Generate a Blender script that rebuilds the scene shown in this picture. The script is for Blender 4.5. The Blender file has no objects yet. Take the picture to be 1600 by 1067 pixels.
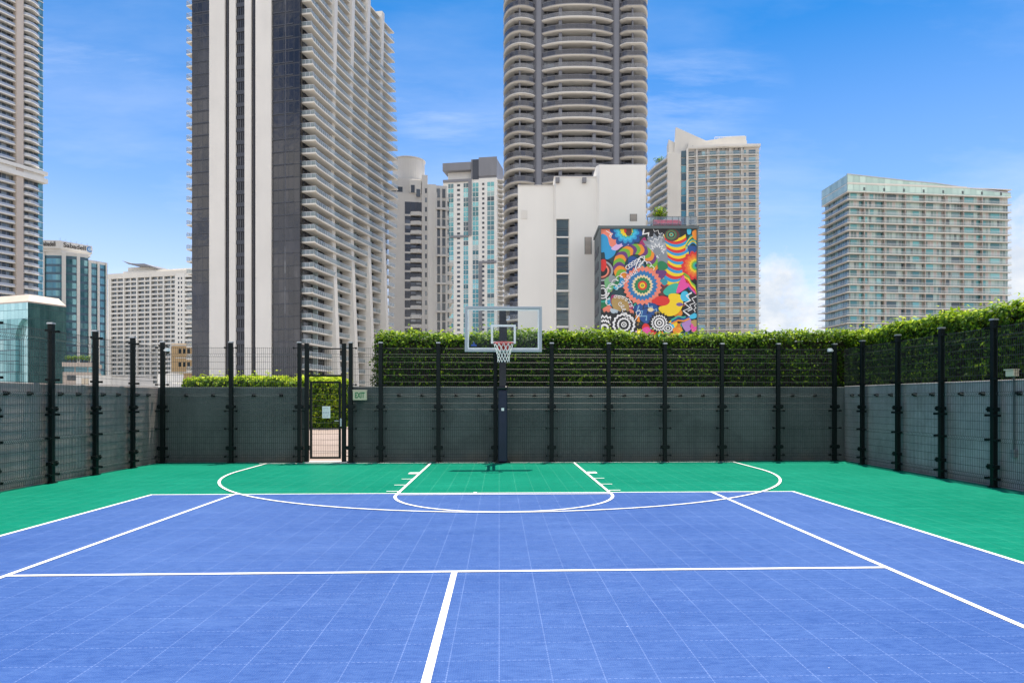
import bpy, math, random
import numpy as np
from math import radians as R, sin, cos, pi, atan2, sqrt
rng = random.Random(7)
nrng = np.random.default_rng(7)
SC = bpy.context.scene
COL = SC.collection

# ------------------------------------------------------------------ camera numbers
H = 1.6                      # eye height above the court
FPX, PX0, PY0 = 1085.0, 822.0, 625.0
YAW = math.atan(42 / FPX)
CS, SN = cos(YAW), sin(YAW)
GZ = -40.0                   # street level below the podium

def W(px, d):                # plan position seen in photo column px at distance d
    r = (px - PX0) / FPX * d
    return (r * CS + d * SN, -r * SN + d * CS)
def ZZ(py, d): return H + (PY0 - py) / FPX * d
def x_at(px, Y):
    r = (px - PX0) / FPX
    return Y * (r * CS + SN) / (CS - r * SN)
def y_at(px, X):
    r = (px - PX0) / FPX
    return X * (CS - r * SN) / (r * CS + SN)

# ------------------------------------------------------------------ object helpers
def tag(o, label=None, cat=None, group=None, kind=None):
    if label: o['label'] = label
    if cat: o['category'] = cat
    if group: o['group'] = group
    if kind: o['kind'] = kind
    return o
def empty(name, loc=(0, 0, 0), rz=0.0, label=None, cat=None, group=None):
    o = bpy.data.objects.new(name, None); COL.objects.link(o)
    o.location = loc; o.rotation_euler = (0, 0, rz); o.empty_display_size = .3
    return tag(o, label, cat, group)

class MB:
    def __init__(s): s.v = []; s.f = []; s.m = []
    def add(s, vs, fs, m=0):
        b = len(s.v); s.v += [tuple(p) for p in vs]
        s.f += [tuple(b + i for i in f) for f in fs]; s.m += [m] * len(fs)
    def box(s, x0, x1, y0, y1, z0, z1, m=0):
        s.add([(x0,y0,z0),(x1,y0,z0),(x1,y1,z0),(x0,y1,z0),(x0,y0,z1),(x1,y0,z1),(x1,y1,z1),(x0,y1,z1)],
              [(0,3,2,1),(4,5,6,7),(0,1,5,4),(1,2,6,5),(2,3,7,6),(3,0,4,7)], m)
    def prism(s, poly, z0, z1, m=0, mt=None, mb=None):      # poly counter-clockwise in plan
        n = len(poly)
        s.add([(x,y,z0) for x,y in poly] + [(x,y,z1) for x,y in poly], [], m)
        b = len(s.v) - 2*n
        for i in range(n):
            j = (i+1) % n
            s.f.append((b+i, b+j, b+n+j, b+n+i)); s.m.append(m)
        s.f.append(tuple(b+n+i for i in range(n))); s.m.append(m if mt is None else mt)
        s.f.append(tuple(b+n-1-i for i in range(n))); s.m.append(m if mb is None else mb)
    def prism_xz(s, poly, y0, y1, m=0):                      # outline in the x-z plane
        n = len(poly)
        s.add([(x,y0,z) for x,z in poly] + [(x,y1,z) for x,z in poly], [], m)
        b = len(s.v) - 2*n
        for i in range(n):
            j = (i+1) % n
            s.f.append((b+i, b+n+i, b+n+j, b+j)); s.m.append(m)
        s.f.append(tuple(b+n-1-i for i in range(n))[::-1]); s.m.append(m)
        s.f.append(tuple(b+n+i for i in range(n))[::-1]); s.m.append(m)
    def strip(s, pts, z0, z1, m=0):                          # thin upright band along plan points
        b = len(s.v)
        for x, y in pts: s.v.append((x,y,z0)); s.v.append((x,y,z1))
        for i in range(len(pts)-1):
            s.f.append((b+2*i, b+2*i+2, b+2*i+3, b+2*i+1)); s.m.append(m)
    def rail(s, pts, z0, z1, t=.05, m=0, closed=False):      # thick upright band along plan points
        for (xa,ya),(xb,yb) in zip(pts[:-1], pts[1:]):
            dx,dy = xb-xa, yb-ya; L = math.hypot(dx,dy) or 1; nx,ny = -dy/L*t, dx/L*t
            s.prism([(xa,ya),(xb,yb),(xb+nx,yb+ny),(xa+nx,ya+ny)], z0, z1, m)
    def tube(s, pts, r, n=8, m=0, caps=True, closed=False):
        P = [np.array(p, float) for p in pts]; k = len(P); b = len(s.v)
        rr = r if hasattr(r, '__len__') else [r]*k
        for i, p in enumerate(P):
            if closed: t = P[(i+1) % k] - P[i-1]
            else: t = P[min(i+1,k-1)] - P[max(i-1,0)]
            t = t/(np.linalg.norm(t) or 1)
            a = np.array((0,0,1.)) if abs(t[2]) < .9 else np.array((1.,0,0))
            u = np.cross(t,a); u /= np.linalg.norm(u); w = np.cross(t,u)
            for j in range(n):
                q = p + rr[i]*(cos(2*pi*j/n)*u + sin(2*pi*j/n)*w); s.v.append(tuple(q))
        for i in range(k if closed else k-1):
            i2 = (i+1) % k
            for j in range(n):
                j2 = (j+1) % n
                s.f.append((b+i*n+j, b+i2*n+j, b+i2*n+j2, b+i*n+j2)); s.m.append(m)
        if caps and not closed:
            s.f.append(tuple(b+j for j in range(n))); s.m.append(m)
            s.f.append(tuple(b+(k-1)*n+n-1-j for j in range(n))); s.m.append(m)
    def build(s, name, mats, parent=None, smooth=False, bevel=0):
        me = bpy.data.meshes.new(name)
        me.from_pydata(s.v, [], s.f)
        mats = mats if isinstance(mats, (list, tuple)) else [mats]
        for mt in mats: me.materials.append(mt)
        if len(mats) > 1: me.polygons.foreach_set('material_index', s.m)
        if smooth: me.polygons.foreach_set('use_smooth', [True]*len(s.f))
        me.update()
        o = bpy.data.objects.new(name, me); COL.objects.link(o)
        if parent is not None: o.parent = parent
        if bevel:
            md = o.modifiers.new('bevel', 'BEVEL'); md.width = bevel; md.segments = 2; md.limit_method = 'ANGLE'
        return o
def copy_tree(o, parent=None):
    c = o.copy(); COL.objects.link(c)
    if parent is not None: c.parent = parent
    for ch in list(o.children): copy_tree(ch, c)
    return c

# ------------------------------------------------------------------ materials
class NT:
    def __init__(s, name):
        s.mat = bpy.data.materials.new(name); s.mat.use_nodes = True
        s.t = s.mat.node_tree; s.n = s.t.nodes
        s.b = s.n['Principled BSDF']; s.out = s.n['Material Output']
    def node(s, typ, **kw):
        nd = s.n.new(typ)
        for k, v in kw.items(): setattr(nd, k, v)
        return nd
    def link(s, a, b): s.t.links.new(a, b)
    def val(s, sock, v):
        if isinstance(v, (int, float, tuple, list)): sock.default_value = v
        else: s.link(v, sock)
    def math(s, op, a, b=0.0, c=None, clamp=False):
        nd = s.node('ShaderNodeMath', operation=op, use_clamp=clamp)
        s.val(nd.inputs[0], a); s.val(nd.inputs[1], b)
        if c is not None: s.val(nd.inputs[2], c)
        return nd.outputs[0]
    def mix(s, f, a, b, blend='MIX'):
        nd = s.node('ShaderNodeMix', data_type='RGBA', blend_type=blend)
        s.val(nd.inputs[0], f)
        s.val(nd.inputs[6], a if not (isinstance(a, tuple) and len(a) == 3) else (*a, 1))
        s.val(nd.inputs[7], b if not (isinstance(b, tuple) and len(b) == 3) else (*b, 1))
        return nd.outputs[2]
    def ramp(s, f, stops, interp='LINEAR'):
        nd = s.node('ShaderNodeValToRGB'); cr = nd.color_ramp; cr.interpolation = interp
        while len(cr.elements) < len(stops): cr.elements.new(.5)
        for e, (p, c) in zip(cr.elements, stops): e.position = p; e.color = (*c, 1) if len(c) == 3 else c
        s.val(nd.inputs[0], f); return nd.outputs[0]
    def obj(s):
        return s.node('ShaderNodeTexCoord').outputs['Object']
    def noise(s, vec, scale, detail=3, rough=.55, dim='3D'):
        nd = s.node('ShaderNodeTexNoise', noise_dimensions=dim)
        if vec is not None: s.link(vec, nd.inputs['Vector'])
        nd.inputs['Scale'].default_value = scale; nd.inputs['Detail'].default_value = detail
        nd.inputs['Roughness'].default_value = rough
        return nd.outputs[0]
    def mapped(s, vec, scale=(1,1,1), loc=(0,0,0)):
        nd = s.node('ShaderNodeMapping'); s.link(vec, nd.inputs[0])
        nd.inputs['Scale'].default_value = scale; nd.inputs['Location'].default_value = loc
        return nd.outputs[0]
    def bump(s, h, strength=.3, dist=.01):
        nd = s.node('ShaderNodeBump'); nd.inputs['Strength'].default_value = strength
        nd.inputs['Distance'].default_value = dist; s.link(h, nd.inputs['Height'])
        s.link(nd.outputs[0], s.b.inputs['Normal'])
    def set(s, **kw):
        for k, v in kw.items(): s.val(s.b.inputs[k.replace('_', ' ')], v)

def paint(name, rgb, rough=.6, var=.12, scale=.6, metal=0.0, streak=True, spec=.4, bump=0, bscale=40):
    t = NT(name); co = t.obj()
    n1 = t.noise(co, scale, 5, .6)
    n2 = t.noise(t.mapped(co, (1.3, 1.3, .12)), scale*2.2, 4, .6) if streak else n1
    f = t.math('MULTIPLY_ADD', n1, .6, t.math('MULTIPLY', n2, .4))
    lo = tuple(c*(1-var) for c in rgb); hi = tuple(min(1, c*(1+var*.6)) for c in rgb)
    t.set(Base_Color=t.ramp(f, [(.32, lo), (.68, hi)]), Roughness=rough, Metallic=metal, Specular_IOR_Level=spec)
    if bump: t.bump(t.noise(co, bscale, 4, .65), bump, .01)
    return t.mat
def plain(name, rgb, rough=.5, metal=0., spec=.5):
    t = NT(name); t.set(Base_Color=(*rgb, 1), Roughness=rough, Metallic=metal, Specular_IOR_Level=spec); return t.mat
def cells(name, stops, cell, rough=.1, metal=.35, frame=None, fw=(.08, .08), off=(0,0,0), spec=.8, wobble=.0, blot=0):
    """glass wall: every pane gets its own tint (blinds, tinted panes, painted reflections), thin frame lines between"""
    t = NT(name); co = t.mapped(t.obj(), (1,1,1), off)
    sx = t.node('ShaderNodeSeparateXYZ'); t.link(co, sx.inputs[0])
    u = t.math('DIVIDE', t.math('ADD', sx.outputs[0], sx.outputs[1]), cell[0]); w = t.math('DIVIDE', sx.outputs[2], cell[1])
    cb = t.node('ShaderNodeCombineXYZ'); t.link(t.math('FLOOR', u), cb.inputs[0]); t.link(t.math('FLOOR', w), cb.inputs[1])
    wn = t.node('ShaderNodeTexWhiteNoise', noise_dimensions='2D'); t.link(cb.outputs[0], wn.inputs[0])
    rnd = wn.outputs[0]
    if blot: rnd = t.math('ADD', t.math('MULTIPLY', rnd, 1-blot), t.math('MULTIPLY', t.ramp(t.noise(t.mapped(co, (.22,.22,.05)), 1.0, 5, .65), [(.35,(0,0,0)),(.65,(1,1,1))]), blot))  # tall soft blots paint reflections and curtains into the pane colour
    c = t.ramp(rnd, stops)
    if frame:
        fu = t.math('FRACT', u); fv = t.math('FRACT', w)
        k = t.math('MAXIMUM', t.math('LESS_THAN', fu, fw[0]), t.math('LESS_THAN', fv, fw[1]))
        c = t.mix(k, c, frame)
        t.set(Metallic=t.math('MULTIPLY', t.math('SUBTRACT', 1, k), metal), Roughness=t.math('MULTIPLY_ADD', k, .4, rough))
    else: t.set(Metallic=metal, Roughness=rough)
    t.set(Base_Color=c, Specular_IOR_Level=spec)
    if wobble:
        t.bump(t.math('ADD', t.math('MULTIPLY', wn.outputs[0], 1.0), t.noise(co, .55, 3, .5)), wobble, .25)
    return t.mat
def pane(name, stops, rough=.12, metal=.35):
    """single window panes: tint picked per window object / face island"""
    t = NT(name); g = t.node('ShaderNodeObjectInfo'); g2 = t.node('ShaderNodeNewGeometry')
    f = t.math('FRACT', t.math('ADD', g.outputs['Random'], g2.outputs['Random Per Island']))
    co = t.obj(); n = t.noise(co, 1.5, 2)
    c = t.ramp(f, stops)
    t.set(Base_Color=t.mix(t.math('MULTIPLY', n, .25), c, (.02, .03, .035)), Roughness=rough, Metallic=metal, Specular_IOR_Level=.8)
    return t.mat

def render_wall(name, rgb):
    """rendered wall: trowel mottling, water runs from the coping, pale patches and dust splashed along the foot"""
    t = NT(name); co = t.obj(); sx = t.node('ShaderNodeSeparateXYZ'); t.link(co, sx.inputs[0])
    n = t.noise(co, 1.1, 6, .65); f = t.noise(co, 14, 5, .7); run = t.noise(t.mapped(co, (3.5, 3.5, .25)), 1.6, 5, .65)
    patch = t.noise(t.mapped(co, (1, 1, 1.4), (5, 2, 1)), .55, 3, .5)
    c = t.ramp(t.math('MULTIPLY_ADD', n, .65, t.math('MULTIPLY', f, .35)), [(.30, tuple(v*.68 for v in rgb)), (.70, tuple(v*1.25 for v in rgb))])
    c = t.mix(t.math('MULTIPLY', t.ramp(run, [(.50, (0,0,0)), (.72, (1,1,1))]), .40), c, tuple(v*.5 for v in rgb))
    c = t.mix(t.math('MULTIPLY', t.ramp(patch, [(.56, (0,0,0)), (.60, (1,1,1))]), .16), c, tuple(min(1, v*1.9) for v in rgb))
    foot = t.math('MULTIPLY', t.math('SUBTRACT', 1.0, t.math('DIVIDE', t.math('SUBTRACT', sx.outputs[2], .28), .30), clamp=True), t.ramp(n, [(.42, (0,0,0)), (.62, (1,1,1))]))
    c = t.mix(t.math('MULTIPLY', foot, .6), c, (.17, .135, .10))
    t.set(Base_Color=c, Roughness=.88, Specular_IOR_Level=.25); t.bump(t.math('ADD', f, t.noise(co, 70, 3, .6)), .3, .01)
    return t.mat
M = {}
M['wall_back_shaded'] = render_wall('shaded_wall_render', (.112, .128, .126))  # darker copy of the render: back wall's shade put into its colour
M['wall_right_lit'] = render_wall('sky_lit_wall_render', (.36, .35, .35))  # lighter copy: sky and bounce light on the right wall put into colour
M['wall_left_lit'] = render_wall('sun_grazed_wall_render', (.34, .29, .27))  # lighter copy: grazing sun on the left wall put into its colour
M['post'] = plain('dark_green_steel', (.0025, .006, .006), .5, 0, .22)
M['wire'] = plain('dark_green_wire', (.022, .030, .030), .42, 0, .3)
M['white'] = paint('white_stucco', (.75, .725, .67), .75, .07, .08)
M['white2'] = paint('warm_white_concrete', (.69, .665, .62), .75, .08, .1)
M['cream'] = paint('cream_concrete', (.70, .665, .60), .75, .08, .1)
M['beige'] = paint('beige_concrete', (.55, .47, .40), .8, .1, .1)
M['warm_grey'] = paint('warm_grey_wall', (.60, .565, .515), .8, .08, .1)
M['slab'] = paint('grey_beige_slab', (.62, .60, .56), .75, .08, .1)
M['pinkbeige'] = paint('pink_beige_wall', (.43, .375, .335), .8, .15, .2)
M['grey'] = paint('mid_grey_panel', (.22, .22, .235), .6, .1, .1)
M['dgrey'] = paint('dark_grey_panel', (.055, .06, .075), .5, .12, .1)
M['slate'] = paint('slate_frame', (.10, .125, .13), .55, .08, .2)
M['dark'] = paint('shadow_recess', (.05, .05, .055), .6, .2, .3)
M['steel'] = plain('galvanised_steel', (.45, .46, .47), .4, .8)
M['alu'] = plain('aluminium_rail', (.62, .64, .66), .4, .4)
M['black'] = plain('black_paint', (.008, .008, .01), .4)
M['navy'] = paint('navy_pad', (.006, .012, .035), .45, .2, 3, streak=False)
M['whitepl'] = plain('white_plastic', (.78, .78, .77), .35)
M['boxbeige'] = plain('beige_plastic', (.62, .52, .38), .5)
M['red'] = plain('red_cushion', (.65, .05, .06), .7)
M['railglass'] = plain('blue_grey_rail_glass', (.33, .39, .41), .12, .3, .7)
M['raildark'] = plain('dark_rail_glass', (.05, .055, .07), .12, .3, .7)
M['raillight'] = plain('pale_rail_glass', (.42, .43, .45), .15, .25, .7)
M['rail_teal'] = plain('teal_rail_glass', (.40, .49, .49), .15, .1, .5)
def clear_rail(name, rgb, k):
    t = NT(name); t.set(Base_Color=(*rgb, 1), Roughness=.12, Specular_IOR_Level=.6)
    tr = t.node('ShaderNodeBsdfTransparent'); tr.inputs[0].default_value = (.86, .90, .90, 1)
    mx = t.node('ShaderNodeMixShader'); mx.inputs[0].default_value = k
    t.link(tr.outputs[0], mx.inputs[1]); t.link(t.b.outputs[0], mx.inputs[2]); t.link(mx.outputs[0], t.out.inputs[0]); return t.mat
M['rail_blue'] = clear_rail('blue_clear_rail_glass', (.46, .56, .60), .42)
M['rail_clear'] = clear_rail('clear_rail_glass', (.55, .58, .58), .26)
M['rail_tint'] = clear_rail('tinted_rail_glass', (.24, .24, .26), .55)
M['rail_smoke'] = clear_rail('smoked_rail_glass', (.07, .07, .085), .80)
M['column_grey'] = paint('blue_grey_column', (.17, .175, .20), .4, .12, .1)
M['orangepaint'] = paint('faded_orange_wall', (.62, .42, .22), .8, .08, .2)
M['tan'] = paint('tan_wall', (.50, .42, .35), .8, .08, .2)
M['facade_cells'] = cells('glazed_balcony_front', [(0,(.06,.08,.08)),(.22,(.13,.20,.19)),(.45,(.26,.36,.32)),(.68,(.42,.52,.46)),(.80,(.42,.36,.32)),(1,(.48,.42,.37))], (1.25, 3.0), .16, .15, (.50,.50,.46), (.09,.03), blot=.15)
M['teal_cells'] = cells('teal_curtain_wall', [(0,(.10,.25,.27)),(.5,(.14,.33,.35)),(.85,(.20,.42,.44)),(1,(.35,.55,.55))], (1.5, 3.1), .08, .55, (.06,.12,.14), (.07,.10))
M['teal_dark'] = cells('dark_teal_curtain_wall', [(0,(.03,.09,.09)),(.5,(.05,.15,.15)),(.85,(.09,.22,.21)),(1,(.18,.32,.30))], (1.4, 3.1), .08, .45, (.035,.085,.085), (.06,.06), wobble=.06, blot=.72)  # darker side face, a tower's reflection painted in by the blots
M['teal_light'] = cells('pale_teal_curtain_wall', [(0,(.30,.52,.54)),(.6,(.38,.62,.63)),(1,(.50,.72,.72))], (1.6, 2.6), .08, .55, (.16,.32,.34), (.06,.07))
M['bank_glass'] = cells('banded_teal_glass', [(0,(.05,.15,.18)),(.4,(.09,.24,.28)),(.8,(.15,.34,.37)),(1,(.30,.48,.50))], (1.3, 3.7), .08, .45, (.04,.10,.15), (.07,.30), blot=.4)
M['black_glass'] = cells('black_curtain_wall', [(0,(.014,.014,.018)),(.5,(.026,.025,.031)),(.9,(.045,.043,.050)),(1,(.075,.072,.078))], (1.45, 3.1), .06, .22, (.006,.006,.009), (.07,.085), wobble=.10, blot=.55)
M['core_glass'] = cells('dark_balcony_glass', [(0,(.012,.014,.02)),(.6,(.03,.034,.045)),(.82,(.08,.09,.11)),(1,(.24,.25,.26))], (1.9, 3.3), .12, .3, (.05,.05,.065), (.10,.06))
M['core_far'] = cells('balcony_doors', [(0,(.03,.04,.05)),(.5,(.08,.11,.13)),(.8,(.16,.20,.22)),(1,(.34,.34,.32))], (1.7, 3.1), .15, .25, (.25,.24,.22), (.12,.05))
M['core_teal'] = cells('teal_balcony_doors', [(0,(.04,.10,.12)),(.5,(.08,.20,.24)),(.85,(.16,.33,.36)),(1,(.40,.44,.42))], (2.1, 3.1), .15, .3, (.30,.29,.27), (.10,.05))
M['pane_teal'] = pane('teal_window', [(0,(.04,.13,.14)),(.35,(.08,.26,.28)),(.7,(.14,.42,.43)),(1,(.34,.62,.60))])
M['pane_dark'] = pane('dark_window', [(0,(.025,.03,.035)),(.6,(.06,.07,.08)),(1,(.18,.20,.21))])
M['pane_mixed'] = pane('mixed_window', [(0,(.04,.06,.07)),(.3,(.09,.17,.19)),(.6,(.20,.34,.34)),(.85,(.36,.47,.44)),(1,(.5,.52,.48))], .15, .25)
M['pane_blue'] = pane('blue_window', [(0,(.015,.03,.045)),(.35,(.04,.10,.14)),(.7,(.08,.27,.33)),(1,(.26,.46,.50))])
M['screen'] = cells('pale_green_glass_screen', [(0,(.36,.50,.44)),(1,(.52,.66,.58))], (2.6, 2.8), .2, .25, (.30,.40,.36), (.10,.04))

# ------------------------------------------------------------------ world, sun, camera
# per 3.4 m of height a shadow falls .74 m towards the camera and .30 m to the left
el = math.atan2(3.4, math.hypot(.30, .74)); az = atan2(.30, .74)
wd = bpy.data.worlds.new('World'); SC.world = wd; wd.use_nodes = True
class WT(NT):
    def __init__(s, w): s.t = w.node_tree; s.n = s.t.nodes
w = WT(wd); bg = w.n['Background']
sky = w.node('ShaderNodeTexSky', sky_type='NISHITA', sun_disc=False)
sky.sun_elevation = el; sky.sun_rotation = az
sky.air_density = 1.0; sky.dust_density = .35; sky.ozone_density = 2.2; sky.altitude = 50
hs = w.node('ShaderNodeHueSaturation'); hs.inputs['Saturation'].default_value = SKY_SAT = 1.66
w.link(sky.outputs[0], hs.inputs['Color'])
d = w.node('ShaderNodeTexCoord').outputs['Generated']
sp = w.node('ShaderNodeSeparateXYZ'); w.link(d, sp.inputs[0])
# thin cirrus: noise on a flat layer high above
zc = w.math('ADD', w.math('MAXIMUM', sp.outputs[2], 0.0), .12)
cb = w.node('ShaderNodeCombineXYZ'); w.link(w.math('DIVIDE', sp.outputs[0], zc), cb.inputs[0]); w.link(w.math('DIVIDE', sp.outputs[1], zc), cb.inputs[1])
ci = w.noise(w.mapped(cb.outputs[0], (.55, 1.1, 1), (3.1, .4, 0)), 1.1, 7, .6)
cirrus = w.math('MULTIPLY', w.ramp(ci, [(.45, (0,0,0)), (.80, (1,1,1))]), .6)
up = w.ramp(sp.outputs[2], [(.0, (.55,)*3), (.14, (.7,)*3), (.5, (.35,)*3)])
cirrus = w.math('MULTIPLY', cirrus, up)
for px, py, rx, ry in [(690, 175, 150, 75), (1060, 150, 170, 90), (150, 110, 130, 60)]:      # thicker wisps here and there
    X, Y = W(px, 1.0); Zv = (PY0 - py) / FPX; L = math.sqrt(X*X + Y*Y + Zv*Zv)
    bear = w.math('SUBTRACT', w.math('ARCTAN2', sp.outputs[0], sp.outputs[1]), atan2(X, Y)); ele = w.math('SUBTRACT', w.math('ARCSINE', sp.outputs[2]), math.asin(Zv/L))
    q = w.math('ADD', w.math('POWER', w.math('ABSOLUTE', w.math('DIVIDE', bear, rx/FPX)), 2.0), w.math('POWER', w.math('ABSOLUTE', w.math('DIVIDE', ele, ry/FPX)), 2.0))
    wn_ = w.noise(w.mapped(cb.outputs[0], (1.2, 3.6, 1), (px*.01, .4, 0)), 1.6, 7, .62)
    k_ = w.math('MULTIPLY', w.math('SUBTRACT', 1.0, q, clamp=True), w.ramp(wn_, [(.42, (0,0,0)), (.75, (1,1,1))]))
    cirrus = w.math('MAXIMUM', cirrus, w.math('MULTIPLY', k_, .32))
# heaped clouds near the horizon, each round its own bearing
puff = w.noise(d, 9.0, 8, .62)
mask = None
for px, py, rx, ry in [(1235, 520, 95, 120), (1640, 400, 85, 95), (1480, 560, 200, 70), (60, 560, 260, 60)]:
    X, Y = W(px, 1.0); Zv = (PY0 - py) / FPX; L = math.sqrt(X*X + Y*Y + Zv*Zv)
    b = atan2(X, Y); e = math.asin(Zv / L)
    bear = w.math('SUBTRACT', w.math('ARCTAN2', sp.outputs[0], sp.outputs[1]), b)
    ele = w.math('SUBTRACT', w.math('ARCSINE', sp.outputs[2]), e)
    q = w.math('ADD', w.math('POWER', w.math('ABSOLUTE', w.math('DIVIDE', bear, rx/FPX)), 2.0), w.math('POWER', w.math('ABSOLUTE', w.math('DIVIDE', ele, ry/FPX)), 2.0))
    thin = .45 if py < 300 else 1.0
    m1 = w.math('MULTIPLY', w.ramp(w.math('ADD', w.math('MULTIPLY', w.math('SUBTRACT', 1.0, q), .5), w.math('MULTIPLY', w.math('SUBTRACT', puff, .5), 2.4)), [(.0, (0,0,0)), (.42 if thin == 1 else .9, (1,1,1))]), thin)
    mask = m1 if mask is None else w.math('MAXIMUM', mask, m1)
shade = w.ramp(w.noise(w.mapped(d, (1,1,1.6), (.2,.1,-.03)), 14, 5, .6), [(.3, (6.6, 6.9, 7.3)), (.65, (10.5, 10.3, 10.0))])  # colour of the added fill clouds, brighter than the visible ones
mask = w.math('MULTIPLY', mask, w.math('GREATER_THAN', sp.outputs[2], -.02))
# unseen bright cumulus behind the viewer, added to fill and whiten shaded facades
back = w.math('MULTIPLY', w.ramp(w.math('MULTIPLY', sp.outputs[1], -1.0), [(.02, (0,0,0)), (.25, (1,1,1))]), w.ramp(sp.outputs[2], [(.78, (1,1,1)), (.95, (0,0,0))]))
bn = w.noise(w.mapped(d, (1,1,1.5), (4.2, 1.7, .3)), 2.6, 8, .6)
fill_mask = w.math('MULTIPLY', back, w.ramp(bn, [(.43, (0,0,0)), (.52, (1,1,1))]))
c1 = w.mix(cirrus, hs.outputs[0], (6.6, 7.0, 7.6))
pale = w.ramp(sp.outputs[2], [(.0, (.62,)*3), (.13, (.48,)*3), (.27, (.22,)*3), (.50, (.0,)*3)])
c1 = w.mix(pale, c1, (7.0, 6.7, 9.0))
near_shade = w.ramp(w.noise(w.mapped(d, (1,1,1.5), (.2,.1,-.04)), 17, 6, .62), [(.34, (4.1, 4.6, 5.3)), (.62, (5.7, 5.8, 5.9))])
c2 = w.mix(fill_mask, w.mix(mask, c1, near_shade), shade)
w.link(c2, bg.inputs['Color']); bg.inputs['Strength'].default_value = .093

sun = bpy.data.lights.new('sun', 'SUN'); sun.energy = 4.8; sun.angle = R(.5); sun.color = (1, .91, .78)
so = bpy.data.objects.new('sun', sun); COL.objects.link(so)
import mathutils
so.rotation_euler = mathutils.Vector((.30, .74, 3.4)).normalized().to_track_quat('Z', 'Y').to_euler()   # its back points at the sun
so.location = (0, 0, 60)

cam = bpy.data.cameras.new('camera'); co = bpy.data.objects.new('camera', cam); COL.objects.link(co)
co.location = (0, 0, H); co.rotation_euler = (R(90), 0, -YAW)
cam.sensor_width = 36; cam.lens = FPX/1600*36
cam.shift_x = -(PX0-800)/1600; cam.shift_y = (PY0-533.5)/1600
cam.clip_start = .1; cam.clip_end = 20000
SC.camera = co
SC.view_settings.view_transform = 'Standard'; SC.view_settings.look = 'None'
SC.view_settings.exposure = .9; SC.view_settings.gamma = 1; SC.view_settings.use_curve_mapping = False
SC.cycles.max_bounces = 8; SC.cycles.transparent_max_bounces = 24
SC.cycles.caustics_reflective = False; SC.cycles.caustics_refractive = False
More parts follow.
